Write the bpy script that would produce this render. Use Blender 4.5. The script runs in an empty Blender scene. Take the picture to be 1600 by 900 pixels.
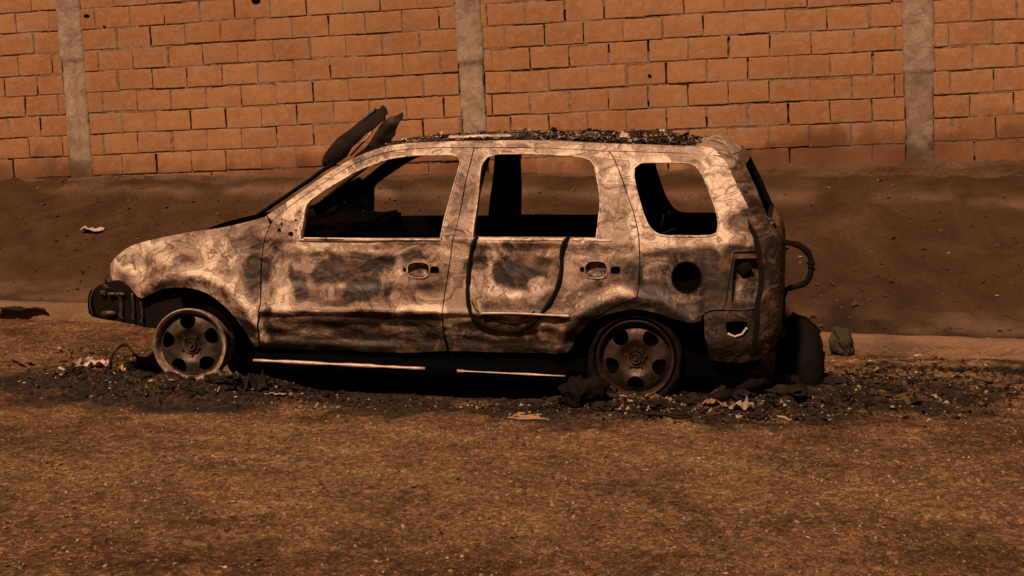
import bpy, bmesh, math, random
import numpy as np
from mathutils import Vector, Matrix, noise as mn
from mathutils.geometry import delaunay_2d_cdt
random.seed(7)
S = bpy.context.scene
C = S.collection

# ------------------------------------------------------------------ camera
CAMP = Vector((3.330, -8.282, 1.726)); YAW, PIT, F = .1779, .1293, 2494.0
cam_d = bpy.data.cameras.new('camera'); cam = bpy.data.objects.new('camera', cam_d); C.objects.link(cam)
cam_d.sensor_width = 36; cam_d.lens = F/1600*36; cam_d.clip_end = 500; cam_d.clip_start = .05
cam.location = CAMP; cam.rotation_euler = (math.pi/2-PIT, 0, YAW)
S.camera = cam
# ------------------------------------------------------------------ night sky glow and the street light falling on the scene
L_EL, L_AZ = math.radians(50), math.radians(-16)      # azimuth from -Y towards -X
w = bpy.data.worlds.new('World'); S.world = w; w.use_nodes = True
nt = w.node_tree; nt.nodes.clear()
sky = nt.nodes.new('ShaderNodeTexSky'); sky.sky_type = 'NISHITA'; sky.sun_disc = False
sky.sun_elevation = L_EL; sky.sun_rotation = math.radians(180)+L_AZ*-1
tint = nt.nodes.new('ShaderNodeMix'); tint.data_type = 'RGBA'; tint.blend_type = 'MULTIPLY'; tint.inputs[0].default_value = 1
tint.inputs[7].default_value = (1, .42, .16, 1)
bg = nt.nodes.new('ShaderNodeBackground'); bg.inputs[1].default_value = .022
wo = nt.nodes.new('ShaderNodeOutputWorld')
nt.links.new(sky.outputs[0], tint.inputs[6]); nt.links.new(tint.outputs[2], bg.inputs[0]); nt.links.new(bg.outputs[0], wo.inputs[0])
sd = bpy.data.lights.new('sun', 'SUN'); sd.energy = 4.9; sd.angle = math.radians(4); sd.color = (1, .63, .41)
so = bpy.data.objects.new('sun', sd); C.objects.link(so)
ldir = Vector((math.sin(-L_AZ)*math.cos(L_EL), math.cos(L_AZ)*math.cos(L_EL), -math.sin(L_EL)))
so.rotation_euler = ldir.to_track_quat('-Z', 'Y').to_euler(); so.location = (-3, -8, 9)
S.view_settings.view_transform = 'Standard'; S.view_settings.look = 'None'
S.view_settings.exposure = .2; S.view_settings.gamma = 1; S.view_settings.use_curve_mapping = False
S.render.engine = 'CYCLES'; S.cycles.max_bounces = 4

# ------------------------------------------------------------------ measuring helpers
FW = Vector((-math.sin(YAW)*math.cos(PIT), math.cos(YAW)*math.cos(PIT), -math.sin(PIT)))
RT = Vector((math.cos(YAW), math.sin(YAW), 0)); UP = RT.cross(FW)
def ray(x, y): return FW + RT*((x-800)/F) - UP*((y-450)/F)
def onY(x, y, Y): d = ray(x, y); return CAMP + d*((Y-CAMP.y)/d.y)
def onZ(x, y, Z=0): d = ray(x, y); return CAMP + d*((Z-CAMP.z)/d.z)
def topx(P):
    d = Vector(P)-CAMP; z = d.dot(FW); return (800+F*d.dot(RT)/z, 450-F*d.dot(UP)/z)
def fbm(x, y, z=0., s=1., o=4, h=1.0):
    return mn.fractal(Vector((x*s, y*s, z*s)), h, 2.1, o)
def nz(x, y, z=0., s=1.): return mn.noise(Vector((x*s, y*s, z*s)))
def ss(a, b, x):
    t = min(1, max(0, (x-a)/(b-a))); return t*t*(3-2*t)

def tag(o, label=None, cat=None, group=None, kind=None):
    if label: o['label'] = label
    if cat: o['category'] = cat
    if group: o['group'] = group
    if kind: o['kind'] = kind
    return o
def mobj(name, verts, faces, mats, parent=None, smooth=True, mi=None, attrs=None, sharp=None):
    me = bpy.data.meshes.new(name); me.from_pydata([tuple(v) for v in verts], [], faces); me.update()
    for m in (mats if isinstance(mats, (list, tuple)) else [mats]): me.materials.append(m)
    if mi is not None: me.polygons.foreach_set('material_index', mi)
    me.polygons.foreach_set('use_smooth', [smooth]*len(me.polygons))
    if attrs:
        for k, v in attrs.items():
            a = me.attributes.new(k, 'FLOAT', 'POINT'); a.data.foreach_set('value', v)
    if sharp: me.set_sharp_from_angle(angle=math.radians(sharp))
    o = bpy.data.objects.new(name, me); C.objects.link(o)
    if parent: o.parent = parent
    return o
def empty(name, loc=(0, 0, 0)):
    o = bpy.data.objects.new(name, None); o.location = loc; o.empty_display_size = .2; C.objects.link(o); return o

# ------------------------------------------------------------------ materials
class N:
    def __init__(s, name, rough=.8, spec=.3, metal=0):
        s.m = bpy.data.materials.new(name); s.m.use_nodes = True; s.t = s.m.node_tree; s.n = s.t.nodes
        s.b = s.n['Principled BSDF']; s.b.inputs['Roughness'].default_value = rough
        s.b.inputs['Specular IOR Level'].default_value = spec; s.b.inputs['Metallic'].default_value = metal
        s.tc = s.n.new('ShaderNodeTexCoord')
    def l(s, a, b): s.t.links.new(a, b)
    def mapo(s, sc=(1, 1, 1)):
        m = s.n.new('ShaderNodeMapping'); m.inputs['Scale'].default_value = sc; s.l(s.tc.outputs['Object'], m.inputs[0]); return m.outputs[0]
    def noise(s, scale, det=5, rough=.6, dist=0, vec=None, col=False):
        x = s.n.new('ShaderNodeTexNoise'); x.inputs['Scale'].default_value = scale; x.inputs['Detail'].default_value = det
        x.inputs['Roughness'].default_value = rough; x.inputs['Distortion'].default_value = dist
        s.l(vec if vec else s.tc.outputs['Object'], x.inputs['Vector']); return x.outputs['Color' if col else 'Fac']
    def vor(s, scale, vec=None, feat='F1'):
        x = s.n.new('ShaderNodeTexVoronoi'); x.feature = feat; x.inputs['Scale'].default_value = scale
        s.l(vec if vec else s.tc.outputs['Object'], x.inputs['Vector']); return x
    def attr(s, k):
        x = s.n.new('ShaderNodeAttribute'); x.attribute_name = k; return x.outputs['Fac']
    def math(s, op, a, b=0., clamp=False, c=None):
        x = s.n.new('ShaderNodeMath'); x.operation = op; x.use_clamp = clamp
        for i, v in enumerate((a, b) if c is None else (a, b, c)):
            if isinstance(v, (int, float)): x.inputs[i].default_value = v
            else: s.l(v, x.inputs[i])
        return x.outputs[0]
    def ramp(s, fac, pts, interp='LINEAR'):
        x = s.n.new('ShaderNodeValToRGB'); x.color_ramp.interpolation = interp; e = x.color_ramp.elements
        while len(e) < len(pts): e.new(.5)
        for i, (p, c) in enumerate(pts):
            e[i].position = p; e[i].color = (c, c, c, 1) if isinstance(c, (int, float)) else (*c, 1)
        s.l(fac, x.inputs[0]); return x.outputs[0]
    def mix(s, f, a, b, mode='MIX'):
        x = s.n.new('ShaderNodeMix'); x.data_type = 'RGBA'; x.blend_type = mode
        for i, v in ((0, f), (6, a), (7, b)):
            if isinstance(v, (int, float)): x.inputs[i].default_value = v
            elif isinstance(v, tuple): x.inputs[i].default_value = (*v, 1)
            else: s.l(v, x.inputs[i])
        return x.outputs[2]
    def col(s, c):
        if isinstance(c, tuple): s.b.inputs['Base Color'].default_value = (*c, 1)
        else: s.l(c, s.b.inputs['Base Color'])
    def bump(s, h, strength=.5, dist=.01, prev=None):
        x = s.n.new('ShaderNodeBump'); x.inputs['Strength'].default_value = strength; x.inputs['Distance'].default_value = dist
        s.l(h, x.inputs['Height'])
        if prev: s.l(prev, x.inputs['Normal'])
        s.l(x.outputs[0], s.b.inputs['Normal']); return x.outputs[0]
    def rough(s, r): s.l(r, s.b.inputs['Roughness'])

def m_burnt():
    k = N('burnt_sheet_metal', .5, .4, .1)
    ash = k.attr('ash')
    def vadd(v, w_, f):
        x = k.n.new('ShaderNodeVectorMath'); x.operation = 'SUBTRACT'; k.l(w_, x.inputs[0]); x.inputs[1].default_value = (.5, .5, .5)
        y = k.n.new('ShaderNodeVectorMath'); y.operation = 'MULTIPLY_ADD'; k.l(x.outputs[0], y.inputs[0]); y.inputs[1].default_value = (f, f, f); k.l(v, y.inputs[2]); return y.outputs[0]
    P0 = k.mapo((1, 1, 1.15))
    P1 = vadd(P0, k.noise(2.3, 2, .5, 0, P0, True), .75)
    P2 = vadd(P1, k.noise(6.5, 2, .5, 0, P1, True), .22)
    big = k.noise(2.6, 3, .5, 0, P2)            # flowing patches with crisp borders
    sml = k.noise(8.0, 4, .6, 0, P2)
    fine = k.noise(55, 5, .7, .6)
    v = k.math('ADD', k.math('SUBTRACT', ash, .07), k.math('MULTIPLY', k.math('SUBTRACT', big, .5), 1.15))
    v = k.math('ADD', v, k.math('MULTIPLY', k.math('SUBTRACT', sml, .5), 1.1))
    v = k.math('ADD', v, k.math('MULTIPLY', k.math('SUBTRACT', fine, .5), .5))
    v = k.math('MULTIPLY_ADD', k.math('SUBTRACT', v, .46), 1.4, True, .385)
    c = k.ramp(v, [(.02, (.016, .011, .009)), (.12, (.045, .029, .021)), (.24, (.105, .068, .048)), (.38, (.165, .112, .080)), (.47, (.215, .152, .112)),
                   (.62, (.265, .19, .142)), (.73, (.33, .25, .19)), (.79, (.47, .385, .305)), (.97, (.62, .53, .43))])
    def band(v0, w1, a_): return k.ramp(k.math('ABSOLUTE', k.math('SUBTRACT', v, v0)), [(0, a_), (w1, 0.)])
    c = k.mix(band(.50, .022, .75), c, (.50, .43, .36)); c = k.mix(band(.33, .02, .7), c, (.05, .033, .025)); c = k.mix(band(.72, .014, .6), c, (.20, .14, .11))
    # thin tide lines left where scale and soot crept over the sheet
    def lines(src, f, w1):
        return k.ramp(k.math('ABSOLUTE', k.math('SINE', k.math('MULTIPLY', src, f))), [(0, 1.), (w1, 0.)])
    msk = k.ramp(k.noise(1.9, 3, .5, .5), [(.40, 0.), (.56, 1.)])
    sx = k.n.new('ShaderNodeSeparateXYZ'); k.l(k.tc.outputs['Object'], sx.inputs[0])
    msk = k.math('MULTIPLY', msk, k.ramp(k.math('MULTIPLY_ADD', sx.outputs[0], .5, c=.5), [(.72, .22), (.9, 1.)]))
    l1 = k.math('MULTIPLY', k.math('MULTIPLY', lines(big, 38, .40), msk), .75)
    c = k.mix(l1, c, (.075, .045, .030))
    # scorch rings that follow the edges of each burnt patch
    src = k.math('ADD', ash, k.math('MULTIPLY', big, 1.1)); gate = k.ramp(k.noise(3.1, 3, .5, .5), [(.36, 0.), (.48, 1.)])
    c = k.mix(k.math('MULTIPLY', k.math('MULTIPLY', lines(src, 17, .36), gate), .85), c, (.06, .038, .026))
    c = k.mix(k.math('MULTIPLY', k.math('MULTIPLY', lines(k.math('ADD', src, .05), 17, .20), gate), k.ramp(v, [(.30, 0.), (.6, .55)])), c, (.52, .43, .34))
    l2 = k.math('MULTIPLY', k.math('MULTIPLY', lines(sml, 30, .18), msk), k.ramp(v, [(.35, 0.), (.65, .6)]))
    c = k.mix(l2, c, (.58, .50, .41))
    rust = k.ramp(k.noise(4.5, 5, .7, 1.5), [(.55, 0.), (.68, 1.)])
    c = k.mix(k.math('MULTIPLY', rust, .5), c, (.20, .105, .06))
    fl = k.ramp(k.noise(32, 4, .65, 2.0), [(.58, 0.), (.62, 1.)])
    fm = k.ramp(k.noise(5, 3, .6), [(.5, 0.), (.62, 1.)])
    c = k.mix(k.math('MULTIPLY', k.math('MULTIPLY', fl, fm), .9), c, (.02, .014, .01))
    k.col(c)
    k.rough(k.ramp(sml, [(.3, .42), (.7, .78)]))
    b1 = k.bump(big, .55, .05)
    b2 = k.bump(sml, .6, .014, b1)
    b3 = k.bump(v, .3, .003, b2)
    k.bump(fine, .45, .003, b3)
    return k.m
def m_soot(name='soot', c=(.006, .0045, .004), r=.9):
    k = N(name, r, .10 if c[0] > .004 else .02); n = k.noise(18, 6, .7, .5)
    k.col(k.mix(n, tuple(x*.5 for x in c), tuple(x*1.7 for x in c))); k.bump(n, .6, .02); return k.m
def m_rim(name, a, b):
    k = N(name, .5, .4, .5); n = k.noise(16, 6, .7, .6)
    k.col(k.ramp(n, [(.35, a), (.62, b)])); k.rough(k.ramp(k.noise(30, 4), [(.3, .35), (.7, .7)])); k.bump(k.noise(50, 5, .7), .4, .004); return k.m
def m_brick():
    k = N('fired_clay_brick', .88, .2)
    t = k.attr('tone'); st = k.attr('darkening')
    c = k.ramp(t, [(0, (.27, .120, .050)), (.35, (.305, .141, .056)), (.7, (.335, .158, .062)), (1, (.37, .182, .072))])
    n = k.noise(7, 6, .65, .4)
    c = k.mix(k.ramp(n, [(.42, 0.), (.75, .5)]), c, (.27, .145, .075))
    c = k.mix(k.ramp(k.noise(1.3, 5, .65, .5), [(.42, 0.), (.68, .55)]), c, (.20, .095, .045))
    dust = k.ramp(k.noise(19, 6, .75, .8), [(.46, 0.), (.74, .65)])
    c = k.mix(dust, c, (.40, .28, .19))
    gr = k.noise(20, 4, .6, 0, k.mapo((1.2, 1, 14)))
    c = k.mix(k.math('MULTIPLY', gr, .38), c, (.16, .075, .035))
    em = k.math('MULTIPLY', k.attr('edge'), k.ramp(k.noise(5, 5, .7, .6), [(.46, 0.), (.62, 1.)]))
    em = k.math('ADD', em, k.ramp(k.noise(8.5, 5, .7, 1.2), [(.66, 0.), (.74, .7)]), True)
    c = k.mix(k.math('MULTIPLY', em, .75), c, k.mix(k.noise(30, 4, .7), (.17, .11, .075), (.36, .27, .19)))
    c = k.mix(k.math('MULTIPLY', st, .82), c, (.085, .034, .017))
    k.col(c); p = k.bump(gr, .35, .006); k.bump(k.noise(60, 6, .75), .5, .005, p); return k.m
def m_mortar():
    k = N('mortar', .95, .1); n = k.noise(22, 6, .75, .5)
    c = k.ramp(n, [(.3, (.075, .045, .028)), (.5, (.20, .125, .08)), (.72, (.34, .24, .165))])
    st = k.attr('darkening'); c = k.mix(k.math('MULTIPLY', st, .6), c, (.06, .035, .022))
    k.col(c); k.bump(k.noise(90, 5, .8), .9, .008); return k.m
def m_conc(name='rough_concrete', dark=0.):
    k = N(name, .93, .15); n = k.noise(9, 7, .72, .6); st = k.attr('darkening')
    c = k.ramp(n, [(.3, (.16, .115, .085)), (.5, (.27, .205, .155)), (.72, (.40, .32, .25))])
    pits = k.ramp(k.noise(38, 5, .7, 1.5), [(.56, 0.), (.66, .8)])
    c = k.mix(k.math('MULTIPLY', pits, .6), c, (.12, .08, .058)); c = k.mix(k.math('MULTIPLY', st, .92), c, (.072, .045, .028))
    k.col(c); p = k.bump(k.noise(28, 6, .75, .6), .8, .012); k.bump(k.noise(120, 4, .7), .6, .004, p); return k.m
def m_bank():
    k = N('bare_earth', .97, .1); n = k.noise(2.2, 7, .65, .8); f = k.noise(34, 6, .75)
    c = k.ramp(n, [(.3, (.036, .018, .009)), (.5, (.064, .034, .017)), (.7, (.105, .058, .030))])
    c = k.mix(k.math('MULTIPLY', f, .5), c, (.045, .027, .018))
    pale = k.attr('pale'); c = k.mix(pale, c, (.26, .165, .10))
    burn_shade = k.attr('burn_shade'); c = k.mix(burn_shade, c, (.014, .010, .008))
    k.col(c); p = k.bump(k.noise(9, 6, .65), .9, .05); k.bump(f, .9, .02, p); return k.m
def vadd3(k, v, w_, f):
    x = k.n.new('ShaderNodeVectorMath'); x.operation = 'MULTIPLY_ADD'; k.l(w_, x.inputs[0]); x.inputs[1].default_value = (f, f, f); k.l(v, x.inputs[2]); return x.outputs[0]
def m_road():
    k = N('dirt_covered_asphalt', .9, .22)
    flat = k.mapo((1, .75, 1))
    n = k.noise(1.1, 5, .6, .6); m = k.noise(3.2, 7, .72, .6); f = k.noise(24, 7, .80, .5, flat); g = k.noise(130, 3, .7)
    v = k.math('ADD', k.math('MULTIPLY', n, .40), k.math('ADD', k.math('MULTIPLY', m, .55), k.math('MULTIPLY', f, .55)))
    c = k.ramp(v, [(.57, (.045, .023, .012)), (.68, (.118, .058, .027)), (.76, (.20, .102, .046)), (.88, (.40, .235, .115))])
    pale = k.math('MULTIPLY', k.attr('pale'), k.ramp(f, [(.36, 0.), (.56, 1.)]))
    c = k.mix(pale, c, (.42, .27, .13))
    sp = k.ramp(k.vor(150).outputs['Color'], [(.90, 0.), (.95, 1.)])
    c = k.mix(k.math('MULTIPLY', sp, .4), c, (.40, .27, .17))
    for sc_, lo, hi in ((55, .55, 1.3), (120, .5, 1.45)):
        vc = k.vor(sc_, vadd3(k, flat, k.noise(60, 2, .5, 0, flat, True), .02))
        sepv = k.n.new('ShaderNodeSeparateColor'); k.l(vc.outputs['Color'], sepv.inputs[0])
        c = k.mix(.8, c, k.ramp(sepv.outputs[0], [(.15, lo*.9), (.6, (lo+hi)/2.1), (.95, hi)]), 'MULTIPLY')
        cells = sepv.outputs[0] if sc_ == 55 else cells
    burn_shade = k.attr('burn_shade'); bm = k.ramp(k.math('ADD', burn_shade, k.math('MULTIPLY', k.math('SUBTRACT', k.noise(9, 7, .8, .8), .5), 1.5)), [(.2, 0.), (.8, .93)])
    c = k.mix(bm, c, k.ramp(f, [(.40, (.006, .0045, .004)), (.52, (.026, .018, .013)), (.66, (.085, .052, .033))]))
    k.col(c)
    k.rough(k.ramp(g, [(.3, .7), (.7, .95)]))
    p = k.bump(m, .7, .03); p = k.bump(f, 1, .035, p); p = k.bump(cells, .6, .012, p); k.bump(g, .8, .006, p); return k.m
def m_gravel():
    k = N('gravel_stone', .85, .3)
    c = k.ramp(k.vor(25).outputs['Color'], [(.1, (.05, .028, .016)), (.5, (.16, .095, .05)), (.8, (.26, .17, .10)), (.98, (.45, .34, .25))])
    k.col(c); return k.m
def m_plain(name, c, r=.8, sc=30, v=.5, bump=.4, spec=.3, metal=0):
    k = N(name, r, spec, metal); n = k.noise(sc, 5, .7, .4)
    k.col(k.mix(n, tuple(x*(1-v) for x in c), tuple(x*(1+v) for x in c))); k.bump(n, bump, .01); return k.m
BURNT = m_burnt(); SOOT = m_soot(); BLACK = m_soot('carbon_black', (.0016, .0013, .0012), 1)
RIMR = m_rim('rusted_steel', (.016, .010, .008), (.060, .038, .026)); RIMF = m_rim('scorched_steel', (.018, .013, .011), (.075, .056, .045))
CHAR = m_soot('char', (.013, .0095, .0075), .75); RUBB = m_soot('burnt_rubber', (.0045, .0034, .003), .75)
BRICK = m_brick(); MORT = m_mortar(); CONC = m_conc(); BANK = m_bank(); ROAD = m_road()
GRAV = m_gravel(); ASHM = m_plain('pale_ash', (.27, .21, .16), .95, 60, .6, .8)
BRIGHT = m_plain('bare_trim_metal', (.40, .33, .26), .5, 22, .75, .5, .4, .3)
PAPER = m_plain('paper', (.36, .29, .25), .85, 30, .25); STONE = m_plain('stone', (.035, .024, .018), .9, 12, .5, .8)
KERB = m_conc('kerb_concrete')

# ------------------------------------------------------------------ ground
def kerbY(X): return 2.15 - .079*X
def bumpz(X, Y):
    """ash heaps by the wheels, added to road height"""
    z = 0
    for cx, cy, rx, ry, h in ((.03, -.14, .55, .17, .10), (-.55, .15, .5, .3, .05), (.42, .05, .25, .25, .07), (2.75, .0, .55, .25, .05),
                              (3.2, .3, .55, .45, .06), (2.25, .0, .25, .25, .05), (3.65, .75, .5, .35, .05), (-.3, 1.0, .6, .6, .05)):
        d = ((X-cx)/rx)**2 + ((Y-cy)/ry)**2
        if d < 4: z += h*math.exp(-d*1.3)*(1+.5*fbm(X, Y, 3, 9, 4))
    return z
def burnv(X, Y):
    X, Y = X+.10*nz(X, Y, 5, 5)+.05*nz(X, Y, 2, 14), Y+.09*nz(X, Y, 9, 5)+.05*nz(X, Y, 7, 14)
    x, y = X-1.45, Y-.62
    d = math.sqrt((x/2.55)**2 + (y/1.12)**2)
    v = ss(1.30, .62, d)
    for cx, cy, rx, ry in ((3.75, .6, .9, .8), (-.55, .25, 1.0, .75), (3.1, -.05, .8, .45), (.2, -.3, .7, .35), (2.1, -.25, .9, .3)):
        e = math.sqrt(((X-cx)/rx)**2 + ((Y-cy)/ry)**2); v = max(v, ss(1.25, .35, e))
    if X > 3.0:
        st_ = fbm(X*.45-Y*.3, Y*6.5, 3, 1.6, 5)
        v = max(v, ss(3.0, 3.9, X)*ss(.2, .4, Y)*(.25+ss(.0, .25, st_)*.75)*(1 if Y < kerbY(X)-.02 else .5))
        v = max(v, .62*ss(3.0, 3.9, X)*math.exp(-((Y+.13)/.26)**2)*(.85+.7*fbm(X*.5, Y*3, 8, 2, 4)))
    return max(0, min(1, v*.80 + .55*fbm(X, Y*1.8, 1, 2.6, 5)*ss(0.02, .35, v)))
def roadz(X, Y):
    z = .010*fbm(X, Y, 0, .9, 4) + .006*fbm(X, Y, 5, 7, 3)
    near = abs(X-1.5) < 6 and abs(Y) < 5
    if near: z += .0045*fbm(X, Y, 9, 34, 3)
    z += bumpz(X, Y)
    if near and -.45 < Y < 1.6 and -1.2 < X < 4.2: z += .016*abs(fbm(X, Y, 2, 11, 4))*ss(.2, .6, burnv(X, Y))
    d = kerbY(X)-Y
    if d < .9:
        # loose dirt washed along the kerb, with streaky ruts
        z += .02*ss(.9, .05, d)*(1+.8*fbm(X*.35, Y*3.0, 2, 2.2, 4))
    return z
def axis(lo, hi, a, b, st, grow=1.25):
    xs = list(np.arange(a, b, st)); s = st
    x = a
    left = []
    while x > lo: s *= grow; x -= s; left.append(x)
    s = st; x = xs[-1]; right = []
    while x < hi: s *= grow; x += s; right.append(x)
    return left[::-1]+xs+right
def grid(name, xs, ts, pos, mat, attrs):
    V = []; A = {k: [] for k in attrs}
    for t in ts:
        for x in xs:
            p = pos(x, t); V.append(p)
            for k, fn in attrs.items(): A[k].append(fn(*p))
    nx = len(xs); Fc = [(j*nx+i, j*nx+i+1, (j+1)*nx+i+1, (j+1)*nx+i) for j in range(len(ts)-1) for i in range(nx-1)]
    return mobj(name, V, Fc, mat, attrs=A)
def palev(X, Y, Z):
    px, py = X, Y
    v = 0
    for cx, cy, rx, ry, a in ((.95, -1.35, 1.0, .45, .8), (1.4, -.75, .9, .16, .9), (2.05, -.45, .25, .10, 1.0), (1.75, -.28, .35, .06, .9), (2.6, -2.0, 2.2, .6, .35),
                              (3.4, -1.2, 1.0, .5, .45), (-.4, -2.1, 1.3, .4, .4), (4.6, 1.25, 1.1, .14, 1.0), (4.2, .98, .7, .06, .9), (4.4, 1.62, 1.3, .08, .8), (.0, -.62, .45, .07, .5), (2.9, -.42, .5, .08, .8)):
        d = ((X-cx)/rx)**2+((Y-cy)/ry)**2
        if d < 6: v += a*math.exp(-d*1.2)
    return max(0, min(1, 1.25*v*(.75+.9*fbm(X*.7, Y*1.7, 7, 3, 5))+.35*ss(.1, .45, fbm(X*.6, Y*1.3, 4, 1.5, 5))))
xs = axis(-60, 60, -3.4, 6.0, .022)
ts = axis(-45, -.01, -5.6, -.02, .022)
ts = [t for t in ts if t < -.012]+[0.0]
road = grid('road', xs, ts, lambda x, t: (x, kerbY(x)+t, roadz(x, kerbY(x)+t)), ROAD,
            {'burn_shade': lambda X, Y, Z: burnv(X, Y), 'pale': palev})
tag(road, kind='structure')
# kerb
V = []; Fc = []; A = []; prof = [(-.03, -.1), (-.022, .03), (-.008, .09), (.006, .122), (.03, .136), (.085, .138), (.115, .128), (.13, .02)]
kx = axis(-60, 60, -3.6, 6.2, .03)
for x in kx:
    for i, (dy, z) in enumerate(prof):
        wob = .012*fbm(x, i*.3, 4, 1.6, 4)+.006*fbm(x, i, 4, 14, 3)
        V.append((x, kerbY(x)+dy+wob, z+.007*fbm(x, i*.5, 8, 5, 4)))
        A.append(min(1, max(0, .82+.5*fbm(x, i*.2, 3, 1.5, 4))))
n = len(prof)
for j in range(len(kx)-1):
    for i in range(n-1): a = j*n+i; Fc.append((a, a+n, a+n+1, a+1))
kerb = tag(mobj('kerb', V, Fc, BANK, attrs={'pale': [1.0*a for a in A], 'burn_shade': [max(0, min(.85, .7*math.exp(-((v[0]-2.0)/1.6)**2)+.45*fbm(v[0], v[1], v[2], 2.2, 4))) for v in V]}), kind='structure')

# ---- wall frame: the courses run level while the street falls to the right
WROT = Matrix.Rotation(math.radians(-2.5), 4, 'Z') @ Matrix.Rotation(-.050, 4, 'Y')
WORG = Vector((2.0, 4.0, .95)); WM = Matrix.Translation(WORG) @ WROT; WI = WM.inverted()
def onWall(x, y):
    d = WI.to_3x3() @ ray(x, y); c = WI @ CAMP; t = -c.y/d.y; p = c+d*t; return p.x, p.z
def wallw(u, y, z): return WM @ Vector((u, y, z))
def wallbase(X):      # ground height at the wall
    return .915 + .020*(X-(-2)) - .035*ss(4.0, 6.0, X)
def bankz(X, Y):
    k = kerbY(X); wy = 4.08-.044*X
    t = (Y-k-.10)/(wy-k-.10); tt = max(0, min(1, t))
    base = wallbase(X)
    z = .088 + (base-.088)*(.86*tt + .14*(tt**.6)) if t > 0 else .088
    z += .035*fbm(X, Y, 1, 1.1, 5)*ss(0, .12, tt)*(1-.6*ss(.8, 1, tt)) + .022*fbm(X, Y, 6, 4.5, 5)*ss(0, .1, tt) + .010*max(0, fbm(X, Y, 16, 14, 3))*ss(0, .1, tt)
    z += .03*ss(.35, .0, tt)*ss(0, .06, tt)*abs(fbm(X*.6, Y*2, 4, 3, 4)) + .05*tt*(1-tt)*fbm(X, Y, 11, 2.2, 4)
    if t > 1: z = base + .05*fbm(X, Y, 1, .3, 3)
    return z
ts = axis(.09, 45, .10, 2.35, .028)
ts = [t for t in ts if t > .085]
def bpale(X, Y, Z):
    t = (Y-kerbY(X)); v = .5*ss(.55, .1, t)*(.6+fbm(X*.5, Y*2.5, 1, 3, 5))
    v += .55*math.exp(-((t-1.72)/.10)**2)*max(0, .4+fbm(X*.6, Y, 2, 3, 4))
    return max(0, min(.8, v))
def bburn_shade(X, Y, Z):
    t = Y-kerbY(X)
    return max(0, min(.8, .75*ss(.22, .12, t)*(.7+fbm(X, 0, 3, 2, 4)) + math.exp(-(((X-3.3)/1.1)**2+((Y-2.05)/.35)**2))*.9*(.8+fbm(X, Y, 2, 4, 4))))  # bank edge behind the kerb darkened as crevice shade, plus a burnt patch
bank = grid('dirt_bank', xs, ts, lambda x, t: (x, kerbY(x)+t, bankz(x, kerbY(x)+t)), BANK, {'pale': bpale, 'burn_shade': bburn_shade})
tag(bank, kind='structure')

# ------------------------------------------------------------------ brick wall with concrete pillars
wall = empty('brick_wall', WORG)
tag(wall, 'long orange clay brick wall with concrete pillars behind the burnt car', 'wall')
PU, PV = .3058, .1722
u_mid, _ = onWall(738, 150); u_l, _ = onWall(118, 150); u_r, _ = onWall(1436, 150)
pil = [u_l-6.8, u_l-3.4, u_l, u_mid, u_r, u_r+3.4, u_r+6.8]
_, v_line = onWall(757, 147)
def gloc(u):
    P0 = WM @ Vector((u, 0, 0)); return wallbase(P0.x)-P0.z
def darkening(u, z):
    """darker band with a ragged top over the lowest courses"""
    h = z-gloc(u)
    top = .13+.10*fbm(u, 0, 4, .9, 3)+.05*nz(round(u/.306), round(z/.172), 3, 2.7)+.16*ss(.6, 1.1, u)+.17*ss(2.3, 2.6, u)+.08*ss(-4.5, -4.9, u)+.17*math.exp(-((u+1.9)/.6)**2)
    return min(1, ss(top+.09, top-.09, h + .11*fbm(u, z, 1, 6, 5))*(.8+.5*nz(u, z, 4, 3))+.25*max(0, fbm(u, z, 9, 1.2, 5)))
EDG = []; BV = []; BF = []; BT = []; BS = []; MV = []; MF = []; MS = []
def ringbox(V, Fc, cx, cz, w_, h_, y0, y1, rot, jit, inset, n=(7, 4)):
    """a block with a worn outline: back ring, edge ring, face ring, face grid"""
    nx, nz_ = n; base = len(V)
    pts = []
    for i in range(nx+1):
        for j in range(nz_+1): pts.append((i/nx-.5, j/nz_-.5, i in (0, nx) or j in (0, nz_)))
    idx = {}
    for i in range(nx+1):
        for j in range(nz_+1):
            a, b = i/nx-.5, j/nz_-.5; e = i in (0, nx) or j in (0, nz_)
            x, z = a*(w_-2*inset), b*(h_-2*inset)
            if e: x += random.uniform(-1, 1)*jit*.7; z += random.uniform(-1, 1)*jit*.7
            y = y0 + (random.uniform(0, .0012)) + (.0015 if e else 0)
            EDG.append((id(V), len(V))) if e else None
            idx[i, j] = len(V); V.append((cx+x-z*rot, y, cz+z+x*rot))
    for i in range(nx):
        for j in range(nz_): Fc.append((idx[i, j], idx[i+1, j], idx[i+1, j+1], idx[i, j+1]))
    per = [(i, 0) for i in range(nx)]+[(nx, j) for j in range(nz_)]+[(i, nz_) for i in range(nx, 0, -1)]+[(0, j) for j in range(nz_, 0, -1)]
    r1 = []; r2 = []
    for (i, j) in per:
        a, b = i/nx-.5, j/nz_-.5
        x = a*w_+random.uniform(-jit, jit); z = b*h_+random.uniform(-jit, jit)
        r1.append(len(V)); V.append((cx+x-z*rot, y0+inset*1.1, cz+z+x*rot))
        r2.append(len(V)); V.append((cx+x-z*rot, y1, cz+z+x*rot))
    m = len(per)
    for q in range(m):
        p, p2 = per[q], per[(q+1) % m]
        Fc.append((idx[p], r1[q], r1[(q+1) % m], idx[p2])); Fc.append((r1[q], r2[q], r2[(q+1) % m], r1[(q+1) % m]))
    return len(V)-base
rows = range(-7, 11)
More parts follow.
